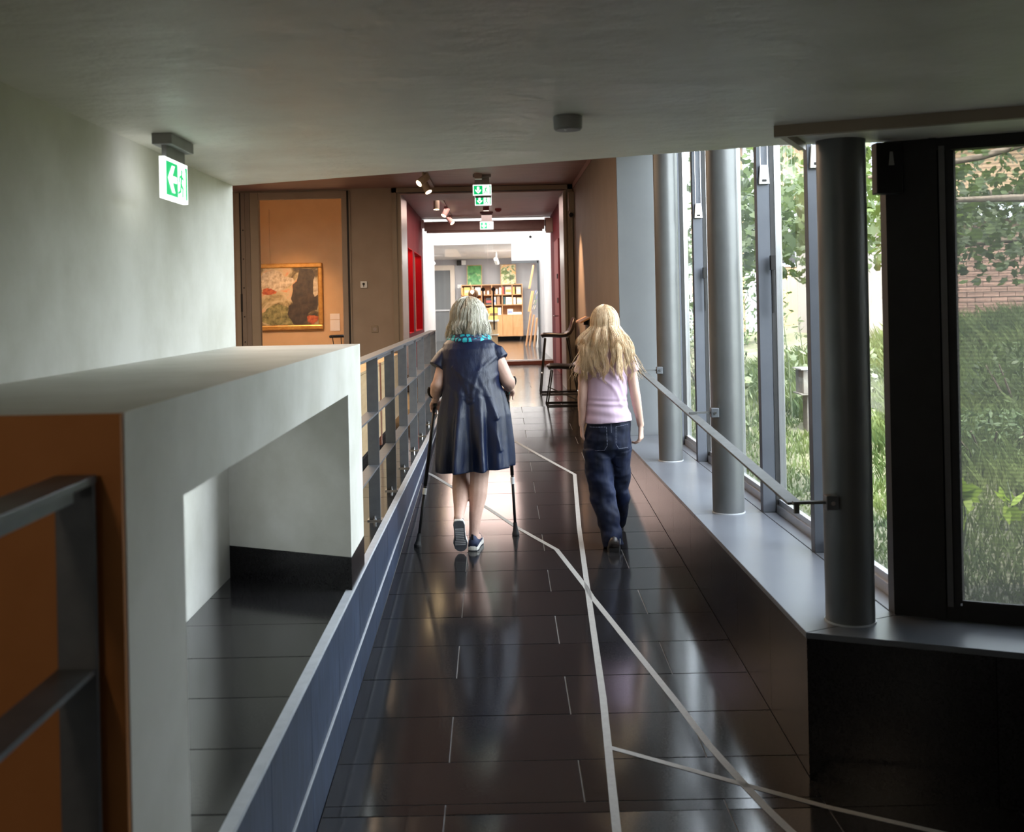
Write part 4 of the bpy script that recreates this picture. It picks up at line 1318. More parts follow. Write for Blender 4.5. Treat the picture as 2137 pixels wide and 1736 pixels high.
def tape(name_label, pts, w=0.030):
    m = MB()
    P = []
    for (x0, y0), (x1, y1) in zip(pts[:-1], pts[1:]):
        n = max(2, int(abs(y1 - y0) / 0.3))
        for k in range(n):
            f = k / n
            P.append((x0 + (x1 - x0) * f, y0 + (y1 - y0) * f))
        for yk in (Y_BOT, Y_TOP):
            if min(y0, y1) < yk < max(y0, y1):
                f = (yk - y0) / (y1 - y0)
                P.append((x0 + (x1 - x0) * f, yk))
    P.append(pts[-1])
    d0 = Vector((pts[1][0] - pts[0][0], pts[1][1] - pts[0][1]))
    uniq = []
    for p in sorted(P, key=lambda q: 0) if False else P:
        if not uniq or (abs(p[0] - uniq[-1][0]) + abs(p[1] - uniq[-1][1])) > 1e-3:
            uniq.append(p)
    L, R_ = [], []
    for i, p in enumerate(uniq):
        a = uniq[max(i - 1, 0)]
        b = uniq[min(i + 1, len(uniq) - 1)]
        t_ = Vector((b[0] - a[0], b[1] - a[1])).normalized()
        n_ = Vector((-t_.y, t_.x)) * w / 2
        L.append((p[0] + n_.x, p[1] + n_.y))
        R_.append((p[0] - n_.x, p[1] - n_.y))
    rings = []
    for l, r in zip(L, R_):
        rings.append([(l[0], l[1], fz(l[1]) + 0.0002), (r[0], r[1], fz(r[1]) + 0.0002), (r[0], r[1], fz(r[1]) + 0.0016), (l[0], l[1], fz(l[1]) + 0.0016)])
    m.loft(rings)
    o = obj('floor_tape', m, M_TAPE)
    return tag(o, name_label, 'tape', 'pale tape lines on the dark floor')


tape('pale tape line running nearly straight up the ramp between the walkers', [(0.34, 3.0), (0.359, 3.53), (0.418, 4.555), (0.479, 6.064), (0.529, 7.275), (0.62, 8.9), (0.398, 9.612), (0.135, 10.494), (-0.2, 11.6)])
tape('pale tape line crossing the ramp diagonally to the kerb behind the woman', [(1.05, 2.95), (0.846, 3.816), (0.78, 4.12), (0.719, 4.516), (0.487, 5.86), (0.467, 6.036), (0.348, 6.759), (0.117, 7.283), (-0.083, 7.819), (-0.552, 8.97), (-0.615, 9.1)])
tape('short pale tape line branching off towards the dark sill corner', [(0.402, 4.119), (0.841, 3.823), (1.089, 3.66), (1.384, 3.476), (2.0, 3.1)], 0.026)
# ------------------------------------------------------------------ shop furniture
SY = 33.4                                    # front of the bookcase
SX0, SX1, SZ0, SZ1 = -1.07, 0.83, 0.20, 1.82
CW = (SX1 - SX0) / 6
RH = 0.315
bc = thing('bookcase', 'wall-hung oak bookcase at the back of the shop', 'bookcase', (-0.12, SY + 0.25, SZ0))
th = 0.024
SB = SY + 0.42
obj('back_panel', MB().box(SX0, SX1, SB - 0.015, SB, SZ0, SZ1), M_SHELFOAK, bc)
for z in (SZ1 - th, SZ1 - RH - th, SZ1 - 2 * RH - th, SZ1 - 3 * RH - th, SZ0):
    obj('shelf', MB().box(SX0, SX1, SY, SB - 0.015, z, z + th), M_SHELFOAK, bc)
for k in range(7):
    x = SX0 + CW * k
    zl = SZ1 - (2 * RH) if k == 5 else SZ1 - 3 * RH
    a, b = (x, x + th) if k == 0 else ((x - th, x) if k == 6 else (x - th / 2, x + th / 2))
    obj('divider', MB().box(a, b, SY, SB - 0.015, zl if k not in (0, 6) else SZ0 + th, SZ1 - th), M_SHELFOAK, bc)
for k in range(6):
    x = SX0 + CW * k
    obj('cabinet_door', MB().box(x + 0.004, x + CW - 0.004, SY - 0.012, SY + 0.006, SZ0 + 0.006, SZ1 - 3 * RH - th - 0.004), M_SHELFOAK, bc)

BM = {}


def bmat(c):
    if c not in BM:
        BM[c] = mat('cover_' + str(len(BM)), c, 0.55, col2=tuple(min(1, v * 1.25 + 0.02) for v in c), scale=22)
    return BM[c]


WHT, CRM, YEL, ORG, RED, TEA, BLK, BRN, PNK, BLU, GRN = (0.8, 0.78, 0.72), (0.75, 0.64, 0.42), (0.8, 0.62, 0.16), (0.72, 0.34, 0.08), (0.5, 0.06, 0.05), (0.05, 0.18, 0.2), (0.03, 0.03, 0.035), (0.28, 0.15, 0.08), (0.75, 0.5, 0.42), (0.15, 0.2, 0.45), (0.2, 0.4, 0.12)


def cell(col, row):
    return SX0 + CW * col + th * 0.7, SZ1 - RH * (row + 1) + 0.0005


def book(label, col, row, dx, w, h, c, facing=True, band=None, d=0.16, lean=0.0, flat=False):
    x, z = cell(col, row)
    x0 = x + dx
    yf = SY + (0.12 if facing else 0.08)
    t = thing('book', label, 'book', (x0 + w / 2, yf, z), 'books in the shop bookcase')
    if flat:
        cov = MB().box(x0, x0 + w, yf, yf + d, z, z + h)
    else:
        cov = MB().box(x0, x0 + w, yf, yf + (0.03 if facing else d), z, z + h)
    m = obj('cover', cov, bmat(c), t)
    zz = z + h * 0.55
    obj('pages', MB().box(x0 + 0.004, x0 + w - 0.004, yf + 0.004, yf + (0.026 if facing else d - 0.004), z + 0.004, z + h + 0.002), M_WHITEPL, t)
    if band:
        obj('title_band', MB().box(x0 + w * 0.08, x0 + w * 0.92, yf - 0.002, yf, z + h * 0.3, z + h * 0.62), bmat(band), t)


book('orange book at the left edge of the top left bookcase cell', 0, 0, 0.005, 0.045, 0.22, ORG, False)
book('yellow book facing out in the top left bookcase cell', 0, 0, 0.075, 0.185, 0.24, YEL, True, CRM)
book('slim cream book standing at the left of the second top cell', 1, 0, 0.01, 0.04, 0.25, CRM, False)
book('cream book facing out in the second cell of the top row', 1, 0, 0.10, 0.17, 0.23, WHT, True, CRM)
book('red spine at the left of the fifth top cell', 4, 0, 0.005, 0.04, 0.24, RED, False)
book('black slim spine beside the red one in the top row', 4, 0, 0.05, 0.02, 0.23, BLK, False)
book('salmon coloured book facing out in the fifth top cell', 4, 0, 0.085, 0.19, 0.235, PNK, True, ORG)
book('orange yellow spine at the left of the top right cell', 5, 0, 0.01, 0.045, 0.22, YEL, False)
book('pale yellow book facing out in the top right cell', 5, 0, 0.11, 0.14, 0.22, CRM, True, WHT)
book('cream book facing out in the left cell of the second row', 0, 1, 0.08, 0.19, 0.2, CRM, True, YEL)
book('orange and yellow book facing out in the second cell of the second row', 1, 1, 0.08, 0.18, 0.2, ORG, True, YEL)
book('black book with a crimson band in the third cell of the second row', 2, 1, 0.11, 0.18, 0.21, BLK, True, RED)
book('pale narrow book left in the fourth cell of the second row', 3, 1, 0.03, 0.07, 0.24, WHT, False, BLU)
book('brown book leaning in the fourth cell of the second row', 3, 1, 0.13, 0.10, 0.26, BRN, False)
book('black spine at the left of the fifth cell in the second row', 4, 1, 0.005, 0.025, 0.25, BLK, False)
book('teal spine beside the black one in the second row', 4, 1, 0.035, 0.025, 0.23, TEA, False)
book('white book with a brown band in the fifth cell of the second row', 4, 1, 0.095, 0.19, 0.225, WHT, True, PNK)
book('thick white book at the left of the last cell in the second row', 5, 1, 0.01, 0.075, 0.21, WHT, False)
book('pale yellow book facing out in the last cell of the second row', 5, 1, 0.125, 0.16, 0.205, CRM, True, WHT)
book('white book standing in the fourth cell of the third row', 3, 2, 0.16, 0.10, 0.22, WHT, False)
book('yellow patterned book facing out in the third cell of the third row', 2, 2, 0.06, 0.2, 0.21, YEL, True, ORG)
book('white book with blue and red bands in the wide lower right cell', 4, 2, 0.14, 0.17, 0.17, WHT, True, BLU)
book('long white book lying flat at the right of the wide lower right cell', 5, 2, 0.0, 0.262, 0.07, WHT, True, None, 0.2, 0, True)
for x, lab, r in ((-0.37, 'pale pink vase in the third top cell of the bookcase', 0.045), (-0.235, 'small white cup in the third top cell beside the vase', 0.034), (0.03, 'pale vase in the fourth top cell, left one', 0.04), (0.145, 'tall white cylinder vase in the fourth top cell', 0.042)):
    z = SZ1 - RH + 0.0005
    t = thing('vase', lab, 'vase', (x, SY + 0.15, z))
    h = 0.21 if 'tall' in lab else (0.12 if 'small' in lab else 0.17)
    prof = [(0.7, 0), (1.0, 0.12), (1.05, 0.4), (0.8, 0.75), (0.62, 0.9), (0.7, 1.0)] if 'tall' not in lab else [(0.95, 0), (1, 0.05), (1, 0.9), (0.9, 1.0)]
    obj('body', MB().loft([[(x + r * p * cos(2 * pi * k / 14), SY + 0.15 + r * p * sin(2 * pi * k / 14), z + h * q) for k in range(14)] for p, q in prof]), bmat((0.8, 0.62, 0.52) if 'pink' in lab else (0.8, 0.77, 0.74)), t, smooth=True)
    obj('rim', MB().cyl((x, SY + 0.15, z + h), (x, SY + 0.15, z + h + 0.004), r * 0.66, n=14), M_WHITEPL, t)

for x0, x1, mm, lab in ((-0.875, -0.435, M_POSTERG, 'framed green print leaning on top of the bookcase'), (0.175, 0.63, M_POSTERO, 'framed orange and white floral print leaning on top of the bookcase')):
    t = thing('framed_print', lab, 'print', ((x0 + x1) / 2, SY + 0.3, SZ1))
    z0, z1 = SZ1 + 0.001, SZ1 + 0.61
    yb, yt = SY + 0.26, SY + 0.40
    obj('print_sheet', MB().extrude([(x0, yb, z0), (x1, yb, z0), (x1, yt, z1), (x0, yt, z1)], (0, 0.02, 0)), mm, t)
    for (a, b, u0, u1) in ((x0 - 0.015, x0, 0, 1), (x1, x1 + 0.015, 0, 1)):
        obj('frame_bar', MB().extrude([(a, yb - 0.012, z0), (b, yb - 0.012, z0), (b, yt - 0.012, z1), (a, yt - 0.012, z1)], (0, 0.035, 0)), M_SHELFOAK, t)
    obj('frame_bar', MB().box(x0 - 0.015, x1 + 0.015, yt - 0.012, yt + 0.023, z1, z1 + 0.015), M_SHELFOAK, t)

# print racks leaning on the right shop wall
t = thing('print_rack', 'upper oak print rack hung above the clear card pockets', 'rack', (1.2, 30.5, 1.5))
obj('backboard', MB().extrude([(0.93, 30.2, 1.62), (1.06, 30.2, 2.28), (1.10, 30.2, 2.28), (0.97, 30.2, 1.62)], (0, 0.5, 0)), M_SHELFOAK, t)
obj('clear_tray', MB().extrude([(0.86, 30.2, 1.60), (0.98, 30.2, 1.60), (0.98, 30.2, 1.61), (0.86, 30.2, 1.62)], (0, 0.5, 0)), M_ACRYL, t)
t = thing('print_rack', 'middle oak rack with clear pockets of cards on the shop side wall', 'rack', (1.1, 30.0, 0.9))
obj('backboard', MB().extrude([(0.89, 29.8, 0.98), (1.00, 29.8, 1.55), (1.06, 29.8, 1.55), (0.96, 29.8, 0.98)], (0, 0.5, 0)), M_SHELFOAK, t)
for k in range(4):
    z = 1.02 + 0.14 * k
    x = 0.97 + 0.026 * k
    p = obj('clear_pocket', MB().extrude([(x, 29.78, z), (x + 0.14, 29.78, z + 0.02), (x + 0.14, 29.78, z + 0.028), (x, 29.78, z + 0.008)], (0, 0.5, 0)), M_ACRYL, t)
    for j in range(2):
        obj('card', MB().extrude([(x + 0.03 + 0.05 * j, 29.8, z + 0.015), (x + 0.075 + 0.05 * j, 29.8, z + 0.13), (x + 0.082 + 0.05 * j, 29.8, z + 0.13), (x + 0.037 + 0.05 * j, 29.8, z + 0.015)], (0, 0.2, 0)), bmat([WHT, CRM, GRN, BLU][(k + j) % 4]), p)
for k, (x0, x1, zt, mm, lab) in enumerate(((0.78, 0.93, 1.0, M_SHELFOAK, 'tallest oak board leaning at the shop side wall'), (0.86, 0.99, 0.9, M_SHELFOAK, 'oak framed print leaning second at the shop side wall'), (0.96, 1.05, 0.82, M_SHELFOAK, 'third oak framed print leaning at the shop side wall'), (1.03, 1.08, 0.6, M_WHITEPL, 'white framed print leaning last at the shop side wall'))):
    y0 = 29.0 - 0.5 * k
    t = thing('leaning_frame', lab, 'frame', (x0, y0, 0.075), None)
    obj('frame', MB().extrude([(x0, y0, 0.076), (x0 + 0.035, y0, 0.076), (x1 + 0.035, y0, zt), (x1, y0, zt)], (0, 0.45, 0)), mm, t)
    obj('edge', MB().extrude([(x0 + 0.012, y0 - 0.004, 0.09), (x0 + 0.022, y0 - 0.004, 0.09), (x1 + 0.022, y0 - 0.004, zt - 0.01), (x1 + 0.012, y0 - 0.004, zt - 0.01)], (0, 0.004, 0)), M_BLIND, t)

# display table half hidden behind the woman
t = thing('display_table', 'shop display table with a pale top behind the woman', 'table', (-0.15, 27.6, 0.075))
obj('table_top', MB().box(-0.42, 0.06, 27.3, 27.9, 0.76, 0.80), M_WHITEPL, t, bevel=0.004)
obj('pedestal', MB().box(-0.22, 0.03, 27.4, 27.85, 0.10, 0.76), M_OAK, t)
obj('foot', MB().box(-0.4, 0.08, 27.32, 27.88, 0.075, 0.10), M_SHELFOAK, t)
obj('lower_shelf', MB().box(-0.42, 0.05, 27.32, 27.7, 0.42, 0.44), M_WHITEPL, t)
for k, (x, w, h, c, lab) in enumerate(((-0.38, 0.09, 0.24, CRM, 'pale boxed candle on the display table, leftmost'), (-0.27, 0.09, 0.30, ORG, 'orange gift box on the display table'), (-0.165, 0.20, 0.32, YEL, 'yellow patterned gift bag on the display table'), (-0.40, 0.10, 0.06, GRN, 'green package on the lower display shelf, left'), (-0.28, 0.12, 0.055, WHT, 'white package on the lower display shelf'), (-0.13, 0.14, 0.055, GRN, 'green package on the lower display shelf, right'))):
    z = 0.801 if k < 3 else 0.441
    o = thing('gift_box', lab, 'box', (x + w / 2, 27.5, z))
    obj('box', MB().box(x, x + w, 27.42, 27.54, z, z + h), bmat(c), o, bevel=0.003)
    obj('wrap_band', MB().box(x - 0.001, x + w + 0.001, 27.418, 27.542, z + h * 0.35, z + h * 0.55), bmat(PNK if k % 2 else BRN), o)
# ------------------------------------------------------------------ people


def hand(mb, W, d, n, t, s, curl=0.5, thumb=0.6):
    """hand from wrist W: d finger direction, n the side the palm faces, t thumb side, s hand length"""
    W = Vector(W)
    d = Vector(d).normalized()
    n = Vector(n)
    n = (n - d * n.dot(d)).normalized()
    t = Vector(t)
    t = (t - d * t.dot(d) - n * t.dot(n)).normalized()
    pl = s * 0.52
    hw = s * 0.20
    for k, o in enumerate((1.0, 0.35, -0.35, -1.0)):
        mb.caps(W + t * hw * o * 0.35, W + d * pl + t * hw * o, s * 0.085, s * 0.068, 10, 3)
    for k, (o, L) in enumerate(((1.0, 0.46), (0.34, 0.52), (-0.33, 0.48), (-1.0, 0.37))):
        p = W + d * pl * 0.96 + t * hw * o * 1.02
        a = 0.25 * curl
        L *= s
        for j, (fl, rr) in enumerate(((0.45, 0.055), (0.32, 0.049), (0.25, 0.042))):
            a += curl * (0.55 + 0.15 * j) * (1 + 0.08 * k)
            q = p + (d * cos(a) + n * sin(a) + t * 0.05 * o) * L * fl
            mb.caps(p, q, s * rr, s * rr * 0.92, 10, 3)
            p = q
    p = W + d * pl * 0.22 + t * hw * 0.8
    q = p + (d * 0.62 + t * 0.75 + n * thumb * 0.35).normalized() * s * 0.25
    mb.caps(p, q, s * 0.075, s * 0.06, 10, 3)
    r = q + (d * 0.85 + t * 0.2 + n * thumb * 0.7).normalized() * s * 0.19
    mb.caps(q, r, s * 0.058, s * 0.045, 10, 3)


def head(mb, C, s, fwd=(0, 1, 0)):
    """head of height s centred at C, face towards +y"""
    C = Vector(C)
    mb.ell(C + Vector((0, -0.02 * s, 0.08 * s)), (0.34 * s, 0.42 * s, 0.42 * s), 20, 14)
    mb.ell(C + Vector((0, 0.08 * s, -0.18 * s)), (0.26 * s, 0.30 * s, 0.32 * s), 18, 12)
    mb.ell(C + Vector((0, 0.30 * s, -0.38 * s)), (0.11 * s, 0.09 * s, 0.09 * s), 12, 8)
    mb.caps(C + Vector((0, 0.37 * s, 0.04 * s)), C + Vector((0, 0.45 * s, -0.12 * s)), 0.03 * s, 0.055 * s, 10, 3)
    for q in (-1, 1):
        mb.ell(C + Vector((q * 0.345 * s, -0.02 * s, -0.04 * s)), (0.035 * s, 0.075 * s, 0.13 * s), 10, 8)
        mb.ell(C + Vector((q * 0.17 * s, 0.31 * s, -0.10 * s)), (0.10 * s, 0.09 * s, 0.08 * s), 10, 8)
        mb.caps(C + Vector((q * 0.07 * s, 0.385 * s, 0.09 * s)), C + Vector((q * 0.22 * s, 0.33 * s, 0.10 * s)), 0.03 * s, 0.026 * s, 8, 3)


def face_parts(parent, C, s, eye_col, lip):
    C = Vector(C)
    for q in (-1, 1):
        e = obj('eye', MB().ell(C + Vector((q * 0.145 * s, 0.345 * s, 0.02 * s)), (0.052 * s, 0.045 * s, 0.04 * s), 12, 8), M_WHITEPL, parent, smooth=True)
        obj('iris', MB().ell(C + Vector((q * 0.145 * s, 0.385 * s, 0.02 * s)), (0.024 * s, 0.01 * s, 0.024 * s), 10, 6), eye_col, e, smooth=True)
    obj('lips', MB().caps(C + Vector((-0.09 * s, 0.35 * s, -0.24 * s)), C + Vector((0.09 * s, 0.35 * s, -0.24 * s)), 0.022 * s, 0.022 * s, 8, 3), lip, parent, smooth=True)


M_EYE = mat('blue_grey_eye', (0.08, 0.12, 0.18), 0.2, col2=(0.12, 0.17, 0.24), scale=60)
M_LIP = mat('lip', (0.48, 0.18, 0.15), 0.4, col2=(0.52, 0.2, 0.17), scale=30)


def hair_mesh(C, R, n, zend, seed, r=0.0035, flare=0.35, gap=0.75, wave=0.006, wfreq=30, clamp=None, layers=0.16, npts=12, clumps=90, cap=0.97):
    """locks of strands that follow the skull from the crown, then hang; C centre, R radii, zend(phi, rnd) lowest z"""
    rn = rng(seed)
    m = MB()
    m.ell((C[0], C[1] - 0.004, C[2] + 0.006), (R[0] * cap, R[1] * cap * 0.97, R[2] * cap), 22, 14)
    per = max(1, n // clumps)
    for c_ in range(clumps):
        pc = rn.uniform(0, 2 * pi)
        thc = rn.uniform(0.02, 0.45) if rn.random() < 0.55 else rn.uniform(0.3, 1.3)
        layc = 1.0 + layers * rn.random() ** 1.3
        w1c, w2c = rn.uniform(0, 6.28), rn.uniform(0, 6.28)
        fqc = wfreq * rn.uniform(0.7, 1.3)
        wvc = wave * rn.uniform(0.4, 1.5)
        flc = flare * rn.uniform(0.35, 1.15)
        zec = zend(pc, rn)
        for i in range(per):
            ph = pc + rn.gauss(0, 0.09)
            df = abs((ph - pi / 2 + pi) % (2 * pi) - pi)
            ze = zec + rn.uniform(-0.004, 0.035)
            if df < gap:
                ze = max(ze, C[2] + R[2] * (0.35 + 0.2 * rn.random()))
            th0 = min(1.4, max(0.02, thc + rn.gauss(0, 0.12)))
            lay = layc + rn.uniform(-0.02, 0.02)
            w1, w2 = w1c + rn.gauss(0, 0.22), w2c + rn.gauss(0, 0.22)
            fl = flc + rn.gauss(0, 0.05)
            pts = []
            k1 = max(3, int(npts * 0.42))
            for k in range(k1):
                th = th0 + (1.69 - th0) * k / (k1 - 1)
                tw = ph + 0.12 * sin(w1c + 2 * th)
                pts.append([C[0] + R[0] * lay * sin(th) * cos(tw), C[1] + R[1] * lay * sin(th) * sin(tw), C[2] + R[2] * lay * cos(th)])
            b = pts[-1]
            # locks gather towards their own middle at the tips
            bc = (C[0] + R[0] * lay * 0.99 * cos(pc), C[1] + R[1] * lay * 0.99 * sin(pc))
            if ze < b[2] - 0.01:
                k2 = npts - k1
                for k in range(1, k2 + 1):
                    f = k / k2
                    z = b[2] + (ze - b[2]) * f
                    g = 1 + fl * sin(min(1, f * 1.1) * pi / 2)
                    pull = 0.6 * f
                    x0_ = b[0] + (bc[0] - b[0]) * pull
                    y0_ = b[1] + (bc[1] - b[1]) * pull
                    x = C[0] + (x0_ - C[0]) * g + wvc * f * sin(fqc * z + w1)
                    y = C[1] + (y0_ - C[1]) * g + wvc * 0.7 * f * sin(fqc * z + w2)
                    if clamp:
                        x, y = clamp(x, y, z, ph, lay)
                    pts.append([x, y, z])
            else:
                while pts[-1][2] < ze and len(pts) > 3:
                    pts.pop()
            q = len(pts)
            m.tube(pts, [r * (1.0 - 0.75 * (k / (q - 1)) ** 2) for k in range(q)], 3)
    return m


# ---- the older woman with crutches
WX, WY = -0.17, 6.83
woman = thing('person', 'person in a knee-length navy dress walking away on two crutches', 'person', (WX, 6.82, fz(6.82)))
b = MB()
HCW = (-0.175, 7.02, 1.105)
head(b, HCW, 0.235)
b.caps((-0.18, 6.965, 1.04), (-0.18, 6.94, 0.93), 0.05, 0.06)
b.chain([(-0.315, 6.935, 0.87), (-0.18, 6.935, 0.91), (-0.02, 6.935, 0.875)], [0.045, 0.06, 0.045])
b.chain([(-0.175, 6.92, 0.84), (-0.175, 6.89, 0.66), (-0.165, 6.87, 0.46)], [0.09, 0.10, 0.105])
# arms: left and right, elbows bent back, forearms forward to the grips
GL, GR = Vector((-0.412, 7.075, 0.555)), Vector((0.062, 7.07, 0.628))
b.chain([(-0.325, 6.92, 0.86), (-0.378, 6.865, 0.70), (-0.405, 6.985, 0.592)], [0.05, 0.04, 0.026])
b.chain([(-0.015, 6.92, 0.87), (0.062, 6.86, 0.715), (0.075, 6.985, 0.655)], [0.056, 0.044, 0.027])
b.caps((-0.388, 6.88, 0.685), (-0.40, 6.93, 0.64), 0.042, 0.036)
b.caps((0.068, 6.88, 0.705), (0.074, 6.93, 0.68), 0.046, 0.039)
hand(b, (-0.405, 6.99, 0.588), (-0.02, 0.75, -0.35), (0.15, -0.3, -1), (0.9, 0.2, 0.1), 0.165, 0.95)
hand(b, (0.075, 6.99, 0.652), (-0.05, 0.75, -0.25), (-0.15, -0.3, -1), (-0.9, 0.2, 0.1), 0.165, 0.95)
# planted right leg and pushing-off left leg
b.chain([(-0.105, 6.88, 0.42), (-0.128, 6.86, 0.12)], [0.075, 0.062])
b.chain([(-0.128, 6.86, 0.13), (-0.137, 6.845, 0.0), (-0.158, 6.83, -0.13), (-0.170, 6.825, -0.262)], [0.060, 0.0575, 0.041, 0.030])
b.caps((-0.170, 6.83, -0.27), (-0.145, 6.96, -0.305), 0.034, 0.030)
b.chain([(-0.235, 6.88, 0.42), (-0.243, 6.98, 0.12)], [0.075, 0.062])
b.chain([(-0.243, 6.98, 0.125), (-0.246, 6.90, 0.03), (-0.252, 6.79, -0.06), (-0.258, 6.70, -0.118)], [0.060, 0.0605, 0.042, 0.030])
b.caps((-0.258, 6.695, -0.125), (-0.25, 6.755, -0.27), 0.034, 0.030)
bm0 = remesh(b, 0.0055, 3)
obj('body', bm0, M_SKIN, woman, smooth=True)
face_parts(woman, HCW, 0.235, M_EYE, M_LIP)

dl = [(1.005, -0.18, 0.085, 6.945, 0.075), (0.985, -0.18, 0.125, 6.935, 0.09), (0.955, -0.175, 0.165, 6.925, 0.10), (0.92, -0.172, 0.178, 6.915, 0.115), (0.86, -0.17, 0.187, 6.905, 0.13), (0.78, -0.168, 0.183, 6.89, 0.14),
      (0.70, -0.166, 0.184, 6.88, 0.145), (0.62, -0.158, 0.200, 6.87, 0.15), (0.50, -0.156, 0.222, 6.86, 0.16), (0.35, -0.157, 0.232, 6.855, 0.165), (0.20, -0.16, 0.236, 6.85, 0.17), (0.158, -0.16, 0.238, 6.85, 0.172)]
dr = MB()
rings = []
for z, cx, a, cy, bb in dl:
    rings.append([(cx + a * cos(2 * pi * k / 40) * (1 + 0.05 * abs(sin(4 * pi * k / 40)) ** 2), cy + bb * sin(2 * pi * k / 40), z + (0.07 * (cos(2 * pi * k / 40)) * 0.22 if z < 0.21 else 0)) for k in range(40)])
dr.loft(rings[::-1])
dr.tube([(-0.29, 6.92, 0.905), (-0.345, 6.905, 0.865), (-0.385, 6.885, 0.805)], [0.055, 0.055, 0.053], 20)
dr.tube([(-0.055, 6.92, 0.91), (-0.005, 6.905, 0.885), (0.026, 6.89, 0.845)], [0.055, 0.059, 0.058], 20)


def dress_fold(x, y, z):
    cx = -0.168 if z > 0.62 else -0.158
    dx, dy = x - cx, y - 6.87
    th = atan2(dy, dx)
    arm = abs(dx) > 0.19 and z > 0.8
    rr = sqrt(dx * dx + dy * dy) + 1e-6
    k = max(0.0, min(1.0, (0.72 - z) / 0.5))
    A = 0.024 * k
    off = A * (sin(9 * th + 0.8 + 1.6 * z) * 0.8 + 0.55 * sin(15 * th + 2.2 - 2.0 * z))
    if not arm:
        if y < 6.9:
            # centre-back box pleat opening below the waist, with pulled creases around its top
            q = (x + 0.172 + 0.015 * (0.62 - z)) / (0.013 + 0.016 * k)
            off -= (0.032 * k) * exp(-q * q)
            q2 = (x + 0.235 - 0.05 * (0.62 - z) * -1) / 0.03
            off += 0.016 * k * exp(-q2 * q2)
            q3 = (x + 0.12) / 0.028
            off += 0.014 * k * exp(-q3 * q3)
            for ax, az, dxr, dzr, amp, wd in ((-0.175, 0.60, 0.75, 0.66, 0.004, 0.014), (-0.175, 0.60, -0.8, 0.6, 0.005, 0.015), (-0.165, 0.64, 0.3, 0.95, 0.006, 0.014), (-0.19, 0.66, -0.3, 0.95, 0.004, 0.013), (-0.27, 0.80, 0.75, -0.66, 0.004, 0.012), (0.01, 0.76, -0.9, -0.4, 0.004, 0.012), (-0.02, 0.50, -0.35, 0.93, 0.009, 0.015), (0.0, 0.30, -0.3, 0.95, 0.009, 0.014), (-0.02, 0.86, -0.8, -0.6, 0.006, 0.014)):
                u = (x - ax) * dxr + (z - az) * dzr
                v = -(x - ax) * dzr + (z - az) * dxr
                if -0.02 < u < 0.34:
                    off += amp * exp(-(v / wd) ** 2) * max(0, 1 - u / 0.34)
        nz = noise.noise(Vector((x * 9, y * 9, z * 5)))
        off += 0.006 * nz
    else:
        off += 0.005 * noise.noise(Vector((x * 22, y * 22, z * 22)))
    f = 1 + off / rr
    return (cx + dx * f, 6.87 + dy * f, z)


dm = remesh(dr, 0.0062, 2, dress_fold)
obj('dress', dm, M_NAVY, woman, smooth=True, label='navy knee-length cotton dress with a back pleat')
# patterned scarf wound round the neck
sc = MB()
for rad, z, r, ty in ((0.090, 0.998, 0.028, -0.002), (0.108, 0.982, 0.022, -0.008)):
    path = [(-0.18 + rad * 1.12 * cos(2 * pi * k / 28), 6.955 + ty + rad * 0.9 * sin(2 * pi * k / 28), z + 0.012 * sin(2 * pi * k / 28) + 0.004 * sin(6 * pi * k / 28)) for k in range(28)]
    sc.tube(path, r, 12, closed=True)
obj('scarf', sc, M_SCARF, woman, smooth=True, label='navy scarf with a turquoise pattern')


def wclamp(x, y, z, ph, lay):
    return x, y


def wz(ph, rn):
    back = -sin(ph)
    return 1.012 - 0.035 * abs(cos(ph)) + rn.uniform(-0.03, 0.045) + 0.0 * back


hw_ = hair_mesh((-0.177, 7.0, 1.120), (0.102, 0.112, 0.111), 3800, wz, 4, 0.0018, 0.16, 0.9, 0.014, 40, None, 0.24, 13, 150, 0.96)
obj('hair', hw_, M_GREYHAIR, woman, smooth=True, label='chin-length grey blond bob')
hb = MB()
arc = [(-0.177 + 0.113 * cos(a), 7.045 + 0.02 * sin(a), 1.135 + 0.113 * sin(a)) for a in [pi * k / 16 - 0.1 for k in range(17)]]
obj('hairband', hb.tube(arc, 0.004, 6), M_BLACK, woman)


